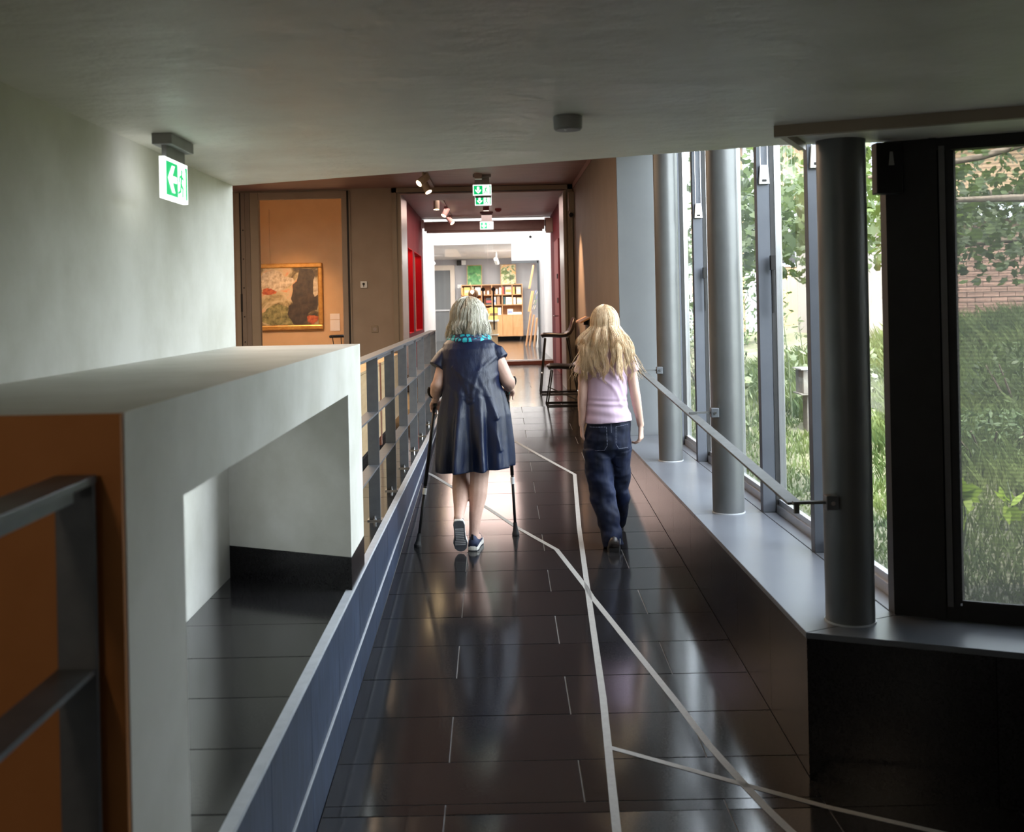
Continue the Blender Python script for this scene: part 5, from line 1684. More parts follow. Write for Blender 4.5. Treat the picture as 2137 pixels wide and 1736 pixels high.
def shoe(parent, heel, fwd, up, L, W, tilt_label):
    """slip-on: sole outline swept in its thickness plus a canvas upper"""
    f = Vector(fwd).normalized()
    u = Vector(up)
    u = (u - f * u.dot(f)).normalized()
    s = f.cross(u)
    H = Vector(heel)
    out = [(-0.30, 0.02), (-0.10, 0.0), (0.10, 0.0), (0.30, 0.02), (0.40, 0.14), (0.38, 0.35), (0.40, 0.55), (0.50, 0.72), (0.42, 0.90), (0.20, 0.985), (0.0, 1.0), (-0.20, 0.985), (-0.42, 0.90), (-0.50, 0.72), (-0.40, 0.55), (-0.38, 0.35), (-0.40, 0.14)]

    def P(a, b_, c):
        return tuple(H + s * (a * W) + f * (b_ * L) + u * c)

    sole = MB().loft([[P(a, b_, 0.0) for a, b_ in out], [P(a * 1.03, (b_ - 0.5) * 1.01 + 0.5, 0.012) for a, b_ in out], [P(a * 1.0, b_, 0.026) for a, b_ in out]])
    so = obj('sole', sole, M_SOLEWHITE, parent, smooth=False)
    ot = obj('outsole', MB().loft([[P(a * 0.97, (b_ - 0.5) * 0.98 + 0.5, -0.004) for a, b_ in out], [P(a, b_, 0.002) for a, b_ in out]]), M_SOLEGREY, so, label='dark grey ribbed outsole')
    rb = MB()
    for k in range(13):
        b_ = 0.10 + 0.055 * k if k < 13 else 0
        hw = 0.30 if b_ < 0.2 else (0.33 if b_ < 0.6 else 0.40)
        if 0.24 < b_ < 0.9:
            q = Vector(P(0, b_, -0.0055))
            rb.obox(q, s, f, u, hw * 2 * W * 0.9, 0.006, 0.004)
    obj('outsole_ribs', rb, M_SOLERIB, so, label='pale cross ribs of the outsole', kind='stuff')
    up_ = MB()
    rings = []
    for b_, wd, ht in ((0.01, 0.30, 0.055), (0.08, 0.36, 0.068), (0.25, 0.38, 0.066), (0.42, 0.38, 0.062), (0.6, 0.42, 0.055), (0.78, 0.42, 0.045), (0.92, 0.3, 0.034), (0.985, 0.12, 0.026)):
        ring = []
        for k in range(12):
            a = 2 * pi * k / 12
            ring.append(P(wd * cos(a), b_, 0.022 + max(0, sin(a)) * ht))
        rings.append(ring)
    up_.loft(rings)
    obj('shoe_upper', up_, M_NAVYSHOE, parent, smooth=True, label='navy canvas slip-on shoe')
    obj('heel_tab', MB().obox(Vector(P(0, -0.005, 0.085)), s, f, u, 0.014, 0.006, 0.035), M_BLACK, parent)


zf = fz(6.80)
shoe(woman, (-0.178, 6.765, fz(6.765) + 0.005), (0.14, 1, SLOPE), (0, 0, 1), 0.235, 0.088, '')
# pushing-off foot: toe on the floor, heel raised, sole turned to the camera
toe = Vector((-0.250, 6.765, fz(6.765) + 0.006))
heel = Vector((-0.258, 6.672, -0.128))
fw = (toe - heel).normalized()
shoe(woman, heel + Vector((0, -0.022, 0.0)), fw, (0, 0.9, 0.45), 0.232, 0.090, '')
obj('ring', MB().tube([(0.062 + 0.016 * cos(a), 7.03, 0.634 + 0.02 * sin(a)) for a in [2 * pi * k / 14 for k in range(14)]], 0.006, 6, closed=True), M_BRASSHAND, woman, smooth=True, label='green ring on the right hand')


def crutch(label, tip, grip, elbow):
    """forearm crutch: black tube with a pale height clip, rubber tip, grip and cuff"""
    tip = Vector(tip)
    grip = Vector(grip)
    t = thing('forearm_crutch', label, 'crutch', tip)
    d = (grip - tip).normalized()
    L = (grip - tip).length
    obj('lower_tube', MB().cyl(tip + d * 0.03, tip + d * (L * 0.45), 0.0095, n=14), M_BLACK, t, smooth=True)
    obj('upper_tube', MB().cyl(tip + d * (L * 0.42), grip, 0.012, n=14), M_BLACK, t, smooth=True)
    obj('height_clip', MB().cyl(tip + d * (L * 0.36), tip + d * (L * 0.405), 0.0135, n=14), M_WHITEPL, t, label='pale height clip on the tube')
    obj('rubber_tip', MB().tube([tip, tip + Vector((0, 0, 0.012)), tip + d * 0.035, tip + d * 0.06, tip + d * 0.085], [0.024, 0.024, 0.017, 0.014, 0.012], 16), M_BLACKRUB, t, smooth=False)
    obj('grip', MB().caps(grip + Vector((0, -0.055, -0.004)), grip + Vector((0, 0.075, 0.004)), 0.014, 0.015, 12), M_BLACKRUB, t, smooth=True)
    e = Vector(elbow)
    obj('cuff_stem', MB().tube([grip, grip + (e - grip) * 0.5 + Vector((0, 0.0, -0.012)), e], 0.011, 10), M_BLACK, t, smooth=True)
    path = [e + Vector((0.043 * sin(a), 0.012 * cos(a) + 0.01, 0.043 * -cos(a) + 0.034)) for a in [(-2.2 + 4.4 * k / 12) for k in range(13)]]
    obj('cuff', MB().tube(path, 0.010, 8), M_BLACK, t, smooth=True)
    return t


crutch('black forearm crutch with its tip close to the blue kerb', (-0.532, 6.885, fz(6.885)), GL, (-0.402, 6.93, 0.615))
crutch('black forearm crutch planted between the two walkers', (0.099, 7.11, fz(7.11)), GR, (0.070, 6.925, 0.672))

# ---- the girl
girl = thing('person', 'person with long blond hair in a lilac shirt and jeans walking away', 'person', (0.70, 6.82, fz(6.82)))
b = MB()
HCG = (0.693, 6.90, 1.062)
head(b, HCG, 0.212)
b.caps((0.693, 6.895, 1.0), (0.693, 6.89, 0.90), 0.042, 0.045)
b.chain([(0.575, 6.885, 0.855), (0.695, 6.89, 0.875), (0.825, 6.885, 0.855)], [0.036, 0.045, 0.036])
b.chain([(0.695, 6.88, 0.86), (0.693, 6.87, 0.64), (0.70, 6.87, 0.40)], [0.072, 0.072, 0.078])
b.chain([(0.558, 6.88, 0.855), (0.541, 6.862, 0.63), (0.533, 6.875, 0.425)], [0.038, 0.032, 0.022])
b.chain([(0.838, 6.88, 0.855), (0.872, 6.855, 0.62), (0.905, 6.865, 0.415)], [0.038, 0.033, 0.022])
b.caps((0.540, 6.868, 0.60), (0.535, 6.872, 0.52), 0.033, 0.028)
b.caps((0.875, 6.858, 0.60), (0.89, 6.862, 0.50), 0.034, 0.028)
hand(b, (0.532, 6.876, 0.415), (0.02, 0.06, -1), (0.9, 0.1, 0.0), (0.1, 0.9, 0), 0.135, 0.55)
hand(b, (0.906, 6.865, 0.405), (-0.01, 0.04, -1), (-0.8, 0.35, 0), (0.2, 0.9, 0), 0.150, 0.7)
b.chain([(0.635, 6.875, 0.30), (0.655, 6.85, -0.04), (0.70, 6.76, -0.28)], [0.065, 0.05, 0.035])
b.chain([(0.765, 6.875, 0.30), (0.778, 7.03, -0.03), (0.775, 7.24, -0.24)], [0.062, 0.045, 0.035])
obj('body', remesh(b, 0.0052, 3), M_SKIN2, girl, smooth=True)
face_parts(girl, HCG, 0.212, M_EYE, M_LIP)
# jeans
j = MB()
rings = []
for z, cx, a, cy, bb in ((0.455, 0.703, 0.132, 6.875, 0.10), (0.40, 0.70, 0.142, 6.872, 0.108), (0.33, 0.692, 0.150, 6.87, 0.115), (0.27, 0.69, 0.150, 6.872, 0.108), (0.21, 0.69, 0.105, 6.88, 0.065)):
    rings.append([(cx + a * cos(2 * pi * k / 28), cy + bb * sin(2 * pi * k / 28), z) for k in range(28)])
j.loft(rings[::-1])
j.tube([(0.622, 6.868, 0.27), (0.634, 6.862, 0.12), (0.650, 6.852, 0.0), (0.664, 6.838, -0.08), (0.690, 6.79, -0.23), (0.704, 6.757, -0.335)], [0.090, 0.086, 0.080, 0.077, 0.067, 0.064], 24)
j.tube([(0.762, 6.872, 0.27), (0.768, 6.92, 0.12), (0.775, 6.985, 0.0), (0.779, 7.03, -0.08), (0.785, 7.15, -0.2), (0.782, 7.235, -0.275)], [0.082, 0.074, 0.066, 0.064, 0.060, 0.060], 24)


def jean_fold(x, y, z):
    left = x < 0.715 or y < 6.83
    o = 0.010 * noise.noise(Vector((x * 10, y * 10, z * 13))) + 0.005 * noise.noise(Vector((x * 26, y * 26, z * 30)))
    if z < 0.22:
        o += 0.007 * sin(38 * z + 26 * (x - 0.65)) * max(0, 1 - abs(z - 0.0) / 0.2)
        o += 0.006 * sin(60 * z - 20 * (x - 0.65)) * max(0, 1 - abs(z + 0.22) / 0.12)
    cx, cy = (0.69, 6.87) if z > 0.22 else ((0.655, 6.85) if left else (0.778, 7.0))
    d = Vector((x - cx, y - cy))
    d = d.normalized() if d.length > 1e-6 else d
    return (x + d.x * o, y + d.y * o, z)


je = obj('jeans', remesh(j, 0.006, 2, jean_fold), M_DENIM, girl, smooth=True, label='wide dark blue jeans')


def jy(x, z):
    a = 0.147
    q = max(0.0, 1 - ((x - 0.695) / a) ** 2)
    return 6.871 - 0.118 * sqrt(q) - 0.004


for pts in ([(0.575, 0.415), (0.675, 0.418)], [(0.675, 0.418), (0.678, 0.30), (0.66, 0.272), (0.60, 0.268)], [(0.735, 0.418), (0.82, 0.428)], [(0.735, 0.418), (0.733, 0.31), (0.75, 0.28), (0.815, 0.282)], [(0.704, 0.435), (0.706, 0.38)]):
    st = MB()
    for p, q in zip(pts[:-1], pts[1:]):
        for k in range(6):
            f0, f1 = k / 6, (k + 0.72) / 6
            a = (p[0] + (q[0] - p[0]) * f0, p[1] + (q[1] - p[1]) * f0)
            c = (p[0] + (q[0] - p[0]) * f1, p[1] + (q[1] - p[1]) * f1)
            st.tube([(a[0], jy(a[0], a[1]) - 0.002, a[1]), (c[0], jy(c[0], c[1]) - 0.002, c[1])], 0.0017, 5)
    obj('pocket_stitching', st, M_STITCH, je, label='pale stitching of the back pockets', kind='stuff')
# lilac shirt
s_ = MB()
rings = []
for z, cx, a, cy, bb in ((0.935, 0.693, 0.055, 6.885, 0.055), (0.91, 0.693, 0.10, 6.883, 0.065), (0.88, 0.695, 0.140, 6.88, 0.075), (0.83, 0.697, 0.142, 6.876, 0.088), (0.76, 0.697, 0.130, 6.872, 0.092), (0.68, 0.695, 0.124, 6.87, 0.092), (0.60, 0.694, 0.124, 6.87, 0.094), (0.54, 0.696, 0.130, 6.87, 0.102), (0.48, 0.701, 0.142, 6.87, 0.112), (0.438, 0.703, 0.149, 6.87, 0.118)):
    rings.append([(cx + a * cos(2 * pi * k / 32), cy + bb * sin(2 * pi * k / 32), z + (0.008 * cos(2 * pi * k / 32) if z < 0.5 else 0)) for k in range(32)])
s_.loft(rings[::-1])
s_.tube([(0.60, 6.88, 0.875), (0.560, 6.878, 0.83), (0.532, 6.872, 0.745)], [0.055, 0.054, 0.047], 20)
s_.tube([(0.79, 6.88, 0.875), (0.832, 6.878, 0.83), (0.865, 6.870, 0.748)], [0.055, 0.054, 0.047], 20)


def shirt_fold(x, y, z):
    cx, cy = 0.695, 6.87
    dx, dy = x - cx, y - cy
    rr = sqrt(dx * dx + dy * dy) + 1e-6
    o = 0.003 * noise.noise(Vector((x * 16, y * 16, z * 12)))
    if y < 6.88 and abs(dx) < 0.15:
        # drapes running from the shoulder blades to the right side of the waist
        for ax, az, bx, bz, amp, wd in ((0.67, 0.80, 0.80, 0.585, 0.007, 0.011), (0.70, 0.80, 0.82, 0.62, 0.007, 0.010), (0.75, 0.78, 0.825, 0.66, 0.006, 0.010), (0.65, 0.72, 0.77, 0.56, 0.005, 0.012)):
            L = sqrt((bx - ax) ** 2 + (bz - az) ** 2)
            ux, uz = (bx - ax) / L, (bz - az) / L
            u = (x - ax) * ux + (z - az) * uz
            v = -(x - ax) * uz + (z - az) * ux - 0.025 * sin(pi * max(0, min(1, u / L)))
            if -0.03 < u < L + 0.03:
                o += amp * exp(-(v / wd) ** 2)
        o += 0.004 * sin(150 * z + 8 * dx) * exp(-((z - 0.565) / 0.025) ** 2)
        o += 0.003 * sin(90 * z + 14 * dx) * exp(-((z - 0.50) / 0.04) ** 2)
    f = 1 + o / rr
    return (cx + dx * f, cy + dy * f, z)


obj('shirt', remesh(s_, 0.0058, 2, shirt_fold), M_LILAC, girl, smooth=True, label='pale lilac short-sleeved shirt')


def gclamp(x, y, z, ph, lay):
    if z < 0.99:
        k = min(1.0, (0.99 - z) / 0.08)
        dx = x - 0.695
        h = sqrt(max(0.0, 1 - (dx / 0.19) ** 2))
        yb = 6.875 - (0.096 * h + 0.012 + 0.10 * (lay - 1)) * 1.0
        if sin(ph) < 0.35:
            y = y + (min(y, yb) - y) * k
            y = y + (yb - y) * k * 0.7
        else:
            yf_ = 6.885 + 0.095 * h + 0.02
            y = y + (max(y, yf_) - y) * k
    return x, y


def gz_(ph, rn):
    back = max(0.0, -sin(ph))
    side = abs(cos(ph))
    return 0.665 + 0.22 * rn.random() ** 1.1 + 0.06 * side * rn.random()


hg = hair_mesh((0.693, 6.89, 1.066), (0.081, 0.095, 0.102), 3600, gz_, 9, 0.0016, 0.90, 0.75, 0.016, 44, gclamp, 0.17, 21, 120, 0.96)
rn = rng(77)
for side, x0 in ((-1, 0.615), (1, 0.775)):
    for k in range(26):                       # loose side locks blown outwards
        xe = x0 + side * rn.uniform(0.07, 0.165)
        ze = rn.uniform(0.70, 0.80)
        p = [(x0 + side * 0.0, 6.87 - rn.uniform(0, 0.05), 1.05)]
        for q in range(1, 9):
            f = q / 8
            p.append((x0 + (xe - x0) * f ** 1.3 + side * 0.012 * sin(f * 5 + k), 6.86 - 0.05 * sin(f * 2) - 0.015 * rn.random(), 1.05 + (ze - 1.05) * f))
        hg.tube(p, [0.0028 * (1 - 0.7 * q / 8) for q in range(9)], 3)
obj('hair', hg, M_BLONDHAIR, girl, smooth=True, label='long wavy blond hair down the back')
# trainers
for hx, hy, fx, mm in ((0.700, 6.675, 0.06, 0), (0.782, 7.19, 0.0, 1)):
    H = Vector((hx, hy, fz(hy)))
    f = Vector((fx, 1, SLOPE)).normalized()
    u = Vector((0, -SLOPE, 1)).normalized()
    s = f.cross(u)
    ot = [(-0.03, 0.0), (0.03, 0.0), (0.042, 0.04), (0.040, 0.10), (0.048, 0.16), (0.036, 0.22), (0.0, 0.235), (-0.036, 0.22), (-0.048, 0.16), (-0.040, 0.10), (-0.042, 0.04)]
    so = obj('shoe_sole', MB().loft([[tuple(H + s * a + f * c + u * z) for a, c in ot] for z in (0.001, 0.026)]), M_BLACKRUB, girl)
    m = MB()
    rings = []
    for c, wd, ht in ((0.002, 0.032, 0.055), (0.03, 0.038, 0.07), (0.09, 0.039, 0.068), (0.15, 0.044, 0.052), (0.20, 0.036, 0.036), (0.23, 0.012, 0.025)):
        rings.append([tuple(H + s * (wd * cos(2 * pi * k / 12)) + f * c + u * (0.022 + max(0, sin(2 * pi * k / 12)) * ht)) for k in range(12)])
    m.loft(rings)
    obj('shoe_upper', m, M_BLACKLEATHER, girl, smooth=True)
    if mm == 0:
        for q in (0.035, 0.055, 0.075):
            obj('side_stripe', MB().obox(H + s * 0.0405 + f * (q + 0.02) + u * 0.05, f, s, u, 0.008, 0.004, 0.04), M_WHITEPL, so, label='pale side stripe')

# ---- the shop visitor whose hair bun shows above the woman's head
vis = thing('person', 'person in the shop, brown hair tied in a bun, showing above the grey head', 'person', (-0.62, 28.0, 0.075))
b = MB()
HV = (-0.66, 28.0, 1.27)
head(b, HV, 0.225)
b.caps((-0.66, 27.98, 1.2), (-0.655, 27.98, 1.06), 0.05, 0.06)
b.chain([(-0.82, 28.0, 1.03), (-0.655, 27.98, 1.05), (-0.49, 28.0, 1.03)], [0.055, 0.07, 0.055])
b.chain([(-0.655, 27.99, 1.0), (-0.65, 28.0, 0.6)], [0.13, 0.14])
b.chain([(-0.83, 28.0, 1.02), (-0.88, 28.02, 0.76), (-0.80, 28.2, 0.62)], [0.045, 0.04, 0.027])
b.chain([(-0.48, 28.0, 1.02), (-0.43, 28.02, 0.76), (-0.48, 28.2, 0.62)], [0.045, 0.04, 0.027])
hand(b, (-0.80, 28.2, 0.61), (0.2, 0.6, -0.6), (0.4, -0.2, -0.6), (0.7, 0.5, 0.2), 0.16, 0.5)
hand(b, (-0.48, 28.2, 0.61), (-0.2, 0.6, -0.6), (-0.4, -0.2, -0.6), (-0.7, 0.5, 0.2), 0.16, 0.5)
for q in (-1, 1):
    b.chain([(-0.65 + q * 0.08, 28.0, 0.6), (-0.65 + q * 0.085, 28.02, 0.33), (-0.65 + q * 0.085, 27.98, 0.13)], [0.085, 0.06, 0.04])
    b.caps((-0.65 + q * 0.085, 27.97, 0.115), (-0.65 + q * 0.09, 28.13, 0.105), 0.04, 0.03)
obj('body', remesh(b, 0.01, 2), M_SKIN2, vis, smooth=True)
m = MB()
m.loft([[(-0.655 + a * cos(2 * pi * k / 24), 27.99 + c * sin(2 * pi * k / 24), z) for k in range(24)] for z, a, c in ((0.35, 0.22, 0.17), (0.6, 0.2, 0.16), (0.8, 0.165, 0.145), (1.0, 0.19, 0.135), (1.06, 0.15, 0.11), (1.1, 0.07, 0.07))])
obj('dress', m, bmat((0.5, 0.42, 0.36)), vis, smooth=True)
m = hair_mesh((-0.66, 27.99, 1.285), (0.088, 0.105, 0.105), 260, lambda p, r: 1.2 + 0.05 * r.random(), 21, 0.006, 0.0, 0.9, 0.002, 20, None, 0.08, 8, 60)
obj('hair', m, M_BROWNHAIR, vis, smooth=True)
m = MB()
for k in range(9):
    a = 2 * pi * k / 9
    m.tube([(-0.60 + 0.085 * cos(a) * sin(q), 27.93 + 0.065 * sin(a) * sin(q), 1.44 - 0.085 * cos(q)) for q in [pi * i / 8 for i in range(9)]], 0.028, 8)
obj('hair_bun', m, M_BROWNHAIR, vis, smooth=True, label='large brown hair bun')
obj('hair_tie', MB().tube([(-0.62 + 0.035 * cos(2 * pi * k / 12), 27.95 + 0.03 * sin(2 * pi * k / 12), 1.365) for k in range(12)], 0.01, 6, closed=True), M_BLACK, vis)
face_parts(vis, HV, 0.225, M_EYE, M_LIP)

vis.location = (-0.50, 22.9, 0.075)            # stands just inside the glass doors, bending a little
vis.scale = (1, 1, 0.99)
# ------------------------------------------------------------------ garden


def gz(x, y):
    d = max(0.0, x - 1.9)
    return -0.16 + 0.125 * d + 0.012 * max(0.0, y - 10) + 0.03 * noise.noise(Vector((x * 0.8, y * 0.8, 0.3)))


m = MB()
xs = [1.65 + 0.25 * k for k in range(20)] + [6.6 + 1.2 * k for k in range(14)]
ys = [-6 + 1.0 * k for k in range(9)] + [3 + 0.3 * k for k in range(50)] + [18 + 2.0 * k for k in range(16)]
for y in ys:
    for x in xs:
        xx = x
        if y < 4.2:
            xx = max(x, min(3.68, 1.75 + (4.2 - y) / 0.42))
        m.v.append((xx, y, gz(xx, y)))
nx = len(xs)
for j_ in range(len(ys) - 1):
    for i in range(nx - 1):
        m.f.append((j_ * nx + i, j_ * nx + i + 1, (j_ + 1) * nx + i + 1, (j_ + 1) * nx + i))
gr = MB()
gr.v, gr.f = m.v, m.f
obj('ground', gr, M_SOIL, smooth=True, kind='structure')

rn = rng(5)
m = MB()
n = 0
while n < 62000:
    y = 3.3 + 12.5 * rn.random() ** 1.4
    x = 1.68 + rn.random() ** 1.1 * min(9.0, 0.62 * y)
    if y < 4.2 and x < 1.9 + (4.2 - y) * 2.4 or x > 0.75 * y + 0.5:
        continue
    if 2.70 < x < 3.12 and 9.8 < y < 10.2:
        continue
    d = x - 1.68
    if d < 1.5 and rn.random() < 0.35:
        continue
    z = gz(x, y)
    h = (0.025 + 0.04 * min(1, d)) * rn.uniform(0.5, 1.5)
    if d > 1.3:
        h = rn.uniform(0.10, 0.22) + min(0.26, 0.08 * (d - 1.3)) * rn.uniform(0.4, 1.3)
    w = rn.uniform(0.003, 0.007) * (1 + 0.07 * y)
    a = rn.uniform(0, 6.28)
    lx, ly = rn.gauss(0, 0.35) * h, rn.gauss(0, 0.35) * h
    k = len(m.v)
    m.v += [(x - w * cos(a), y - w * sin(a), z), (x + w * cos(a), y + w * sin(a), z), (x + lx * 0.4 + w * 0.6 * cos(a), y + ly * 0.4 + w * 0.6 * sin(a), z + h * 0.6), (x + lx, y + ly, z + h)]
    m.f += [(k, k + 1, k + 2), (k, k + 2, k + 3)]
    n += 1
tag(obj('meadow_grass', m, M_GRASS, kind='stuff'), 'rough green meadow grass outside the windows', 'grass')


def leaf(m, c, s, rn, shape='maple', nrm=None):
    """one lobed leaf as a small fan"""
    u = Vector((rn.gauss(0, 1), rn.gauss(0, 1), rn.gauss(0, 0.6))).normalized()
    v = u.cross(Vector((rn.gauss(0, 1), rn.gauss(0, 1), rn.gauss(0, 1)))).normalized()
    if shape == 'maple':
        pr = [(0, -0.5), (0.42, -0.32), (0.36, 0.02), (0.55, 0.22), (0.18, 0.26), (0, 0.6), (-0.18, 0.26), (-0.55, 0.22), (-0.36, 0.02), (-0.42, -0.32)]
    else:
        pr = [(0, -0.5), (0.14, -0.2), (0.17, 0.1), (0, 0.55), (-0.17, 0.1), (-0.14, -0.2)]
    k = len(m.v)
    c = Vector(c)
    for a, b_ in pr:
        m.v.append(tuple(c + u * (a * s) + v * (b_ * s)))
    m.f.append(tuple(range(k, k + len(pr))))


def tree(label, base, crown, nleaf, seed, trunk_h, boughs, leaf_s=0.10):
    t = thing('tree', label, 'tree', base)
    rn = rng(seed)
    bx, by, bz = base
    obj('trunk', MB().tube([(bx, by, bz - 0.1), (bx + 0.05, by, bz + trunk_h * 0.5), (bx - 0.05, by + 0.1, bz + trunk_h)], [0.2, 0.16, 0.12], 12), M_BARK, t, smooth=True)
    m = MB()
    for k in range(nleaf[0]):
        q = crown(rn)
        if q is None:
            continue
        cx, cy, cz, cr = q
        for i in range(nleaf[1]):
            leaf(m, (cx + rn.gauss(0, cr), cy + rn.gauss(0, cr), cz + rn.gauss(0, cr * 0.55)), leaf_s * rn.uniform(0.6, 1.2), rn)
    obj('foliage', m, M_LEAF, t, kind='stuff')
    for p in boughs:
        obj('bough', MB().tube(p, [0.07 - 0.055 * i / (len(p) - 1) for i in range(len(p))], 7), M_BARK, t, smooth=True)
    return t


def crown_a(rn):
    y = rn.uniform(8.6, 15.2)
    x = rn.uniform(0.165 * y + 0.35, 0.62 * y)
    if x / y > 0.38 and (y < 10.5 or rn.random() < 0.35):
        return None
    z = 1.42 + 0.018 * y + abs(rn.gauss(0, 1.0)) + 0.18 * sin(x * 2.1 + 0.6) * sin(y * 1.3)
    if x < 2.35:
        return None
    return (x, y, z, 0.30)


tree('broad leafy maple whose low branches hang across all the windows', (7.6, 11.5, gz(7.6, 11.5)), crown_a, (330, 34), 3, 3.6,
     [[(7.5, 11.6, 3.2), (6.2, 11.0, 2.95), (4.8, 10.6, 2.55), (3.4, 10.2, 2.3)], [(7.5, 11.6, 2.6), (6.0, 12.8, 2.4), (4.6, 13.4, 2.2), (3.6, 14.0, 2.0)], [(7.5, 11.5, 2.4), (6.0, 10.6, 2.12), (4.6, 9.6, 2.05), (3.4, 8.6, 1.95)], [(7.5, 11.5, 2.0), (6.4, 12.4, 1.86), (5.2, 13.2, 1.75)]])


def bush(label, c, r, n, seed, material, s=0.06, name='shrub', shape='oval'):
    t = thing(name, label, 'shrub', (c[0], c[1], gz(c[0], c[1])))
    rn = rng(seed)
    m = MB()
    for i in range(n):
        a, b_ = rn.uniform(0, 6.28), rn.uniform(0, 1) ** 0.5
        h = rn.random()
        rr = b_ * (0.55 + 0.45 * sin(pi * min(1, h + 0.15)))
        leaf(m, (c[0] + r[0] * rr * cos(a), c[1] + r[1] * rr * sin(a), gz(c[0], c[1]) + 0.05 + r[2] * h), s * rn.uniform(0.7, 1.4), rn, shape)
    obj('foliage', m, material, t, kind='stuff')
    st = MB()
    for k in range(7):
        a = rn.uniform(0, 6.28)
        st.tube([(c[0] + 0.04 * cos(a), c[1] + 0.04 * sin(a), gz(c[0], c[1]) - 0.03), (c[0] + r[0] * 0.6 * cos(a), c[1] + r[1] * 0.6 * sin(a), gz(c[0], c[1]) + r[2] * 0.8)], [0.014, 0.005], 5)
    obj('stems', st, M_BARK, t, kind='stuff')
    return t


bush('leafy light green shrub outside the canted near window', (4.35, 8.9), (0.5, 0.5, 0.6), 520, 11, M_LEAF, 0.07)
bush('darker shrub beyond the yellow green plant outside the near window', (3.35, 7.4), (0.5, 0.45, 0.32), 420, 12, M_HEDGE, 0.055)
bush('grey green hedge bush far along the facade', (4.2, 20.5), (1.4, 1.2, 1.9), 2400, 13, M_HEDGE, 0.10)
bush('low pale bush between the hedge and the facade', (2.9, 15.5), (0.7, 0.9, 0.8), 1200, 14, M_WEED, 0.07)
bush('tall grass tussock before the brick building', (5.9, 13.2), (1.3, 0.7, 0.22), 2600, 15, M_GRASS, 0.16)
bush('tall grass tussock right before the brick building', (8.6, 14.4), (1.2, 0.7, 0.25), 1800, 16, M_GRASS, 0.16)


def weed(label, x, y, h, seed, material, nl=46, s=0.07):
    rn = rng(seed)
    z0 = gz(x, y)
    t = thing('wild_plant', label, 'plant', (x, y, z0))
    st, lf = MB(), MB()
    top = (x + rn.uniform(-0.1, 0.1) * h, y + rn.uniform(-0.1, 0.1) * h, z0 + h)
    st.tube([(x, y, z0 - 0.03), ((x + top[0]) / 2 + 0.02, (y + top[1]) / 2, z0 + h * 0.5), top], [0.009, 0.007, 0.003], 6)
    for k in range(nl):
        f = rn.uniform(0.12, 1.0)
        a = rn.uniform(0, 6.28)
        L = (0.05 + 0.20 * (1 - f)) * rn.uniform(0.4, 1.1) * h
        p = Vector((x + (top[0] - x) * f, y + (top[1] - y) * f, z0 + h * f))
        q = p + Vector((cos(a) * L, sin(a) * L, L * 0.7))
        if k % 3 == 0:
            st.tube([p, q], [0.004, 0.002], 4)
        leaf(lf, q, s * rn.uniform(0.6, 1.3), rn, 'oval' if k % 4 else 'maple')
    obj('stem', st, M_WEED, t)
    obj('leaves', lf, material, t, kind='stuff')
    return t


ws = [(2.62, 10.45, 1.0, 'tall wild plant beside the garden light'), (2.93, 10.75, 1.15, 'tallest wild plant with pale buds behind the garden light'), (3.12, 10.9, 0.95, 'wild plant just behind the garden light'), (2.62, 11.6, 0.85, 'wild plant farther along behind the garden light'), (3.3, 9.6, 0.7, 'pale wild plant seen past the front column'), (2.45, 12.6, 0.8, 'wild plant close to the facade far along'), (2.3, 9.9, 0.55, 'low wild plant between the two far columns')]
for k, (x, y, h, lab) in enumerate(ws):
    weed(lab, x, y, h, 30 + k, M_WEED)
weed('bright yellow green plant low outside the near window', 2.33, 5.45, 0.34, 50, M_BRIGHTLEAF, 9, 0.12)
weed('small yellow green seedling beyond the bright plant', 2.72, 5.75, 0.26, 51, M_BRIGHTLEAF, 8, 0.10)

t = thing('garden_light', 'weathered concrete garden light with a box head in the grass', 'garden light', (2.92, 10.0, gz(2.92, 10.0)))
g0 = gz(2.92, 10.0)
obj('post', MB().box(2.845, 2.99, 9.93, 10.07, g0 - 0.05, 0.31), M_CONC, t, bevel=0.006)
obj('base_plate', MB().box(2.775, 3.07, 9.86, 10.14, 0.31, 0.322), M_CONC, t)
obj('head_box', MB().box(2.80, 3.06, 9.87, 10.13, 0.322, 0.54), M_CONC, t, bevel=0.004)
obj('cover_plate', MB().box(2.775, 3.08, 9.85, 10.15, 0.54, 0.552), M_ALU, t)
obj('slanted_brace', MB().extrude([(2.83, 9.866, 0.53), (2.86, 9.866, 0.53), (3.05, 9.866, 0.44), (3.05, 9.866, 0.41)], (0, 0.006, 0)), M_CAP, t)

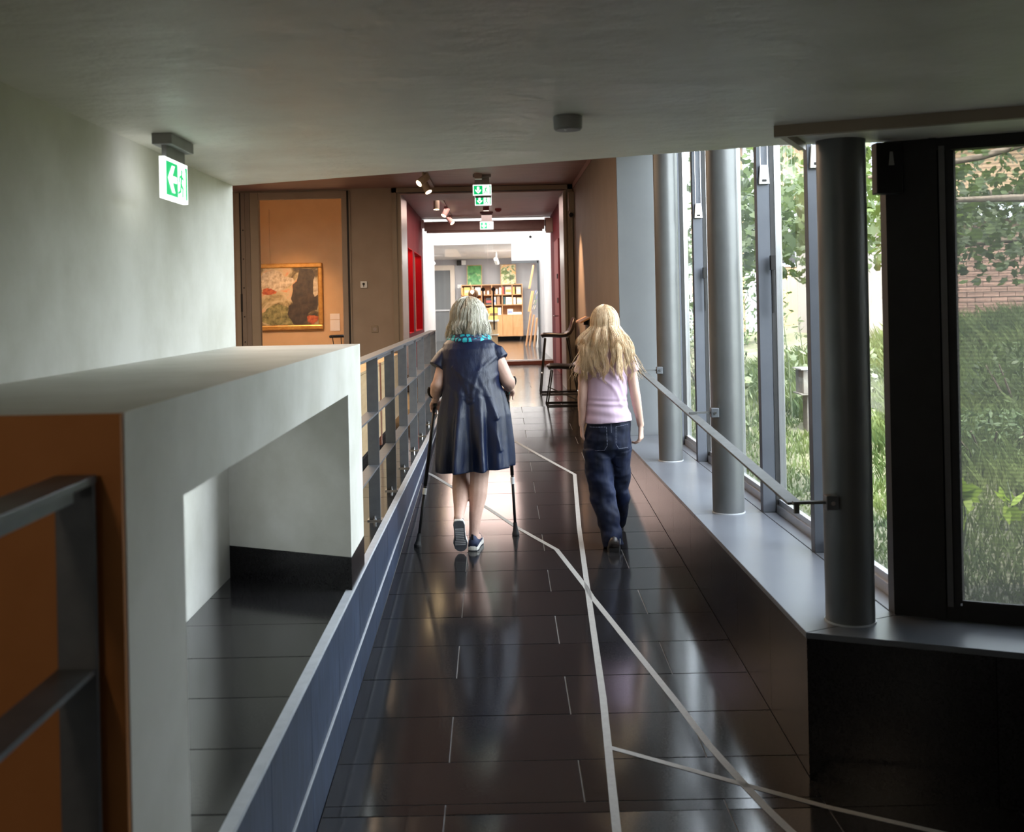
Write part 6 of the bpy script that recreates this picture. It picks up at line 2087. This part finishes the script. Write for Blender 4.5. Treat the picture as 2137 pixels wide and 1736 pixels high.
# brick building beyond the near window
BY = 16.0
t = thing('brick_building', 'brown brick building with a pale roof edge beyond the near window', 'building', (8.4, BY + 2, 0.2))
obj('wall_core', MB().box(6.15, 13.0, BY + 0.02, BY + 6, -0.1, 2.32), M_MORTAR, t)
obj('roof_edge', MB().box(6.0, 13.2, BY - 0.15, BY + 6.1, 2.32, 2.62), M_ROOFM, t)
BW, BH = 0.24, 0.077
me = MB().box(-BW / 2 + 0.005, BW / 2 - 0.005, 0, 0.03, 0.005, BH - 0.005).mesh('brick')
me.materials.append(M_BRICK)
rest = MB()
k = 0
for r in range(30):
    z = 0.0 + r * BH
    for c in range(28):
        x = 6.27 + c * BW + (BW / 2 if r % 2 else 0)
        if 6.6 < x < 8.15 and 0.35 < z < 2.3 and k < 200:
            inst('brick', me, Matrix.Translation((x, BY - 0.005, z)), t)
            k += 1
        else:
            rest.box(x - BW / 2 + 0.005, x + BW / 2 - 0.005, BY - 0.005, BY + 0.025, z + 0.005, z + BH - 0.005)
obj('brickwork', rest, M_BRICK, t, kind='stuff')

CY_ = 24.0
t = thing('cream_building', 'cream rendered building with white pilasters far beyond the garden', 'building', (8, CY_ + 3, 0.4))
obj('wall', MB().box(2.0, 14.0, CY_, CY_ + 7, -0.2, 4.6), M_CREAM, t)
for x0, x1 in ((5.55, 5.82), (6.95, 7.25), (8.25, 8.6), (9.6, 9.9), (4.1, 4.35)):
    obj('pilaster', MB().box(x0, x1, CY_ - 0.12, CY_, -0.2, 4.6), M_WHITEOUT, t)
obj('roof', MB().extrude([(1.6, CY_ - 0.5, 4.6), (1.6, CY_ + 7.5, 4.6), (1.6, CY_ + 3.5, 6.4)], (12.8, 0, 0)), M_ROOFM, t)
for x0 in (6.05, 7.5, 8.8):
    w_ = obj('window', MB().box(x0, x0 + 0.7, CY_ - 0.03, CY_ + 0.02, 1.9, 3.2), M_WHITEOUT, t)
    obj('pane', MB().box(x0 + 0.08, x0 + 0.62, CY_ - 0.045, CY_ - 0.03, 1.98, 3.12), M_DARKFRAME, w_)
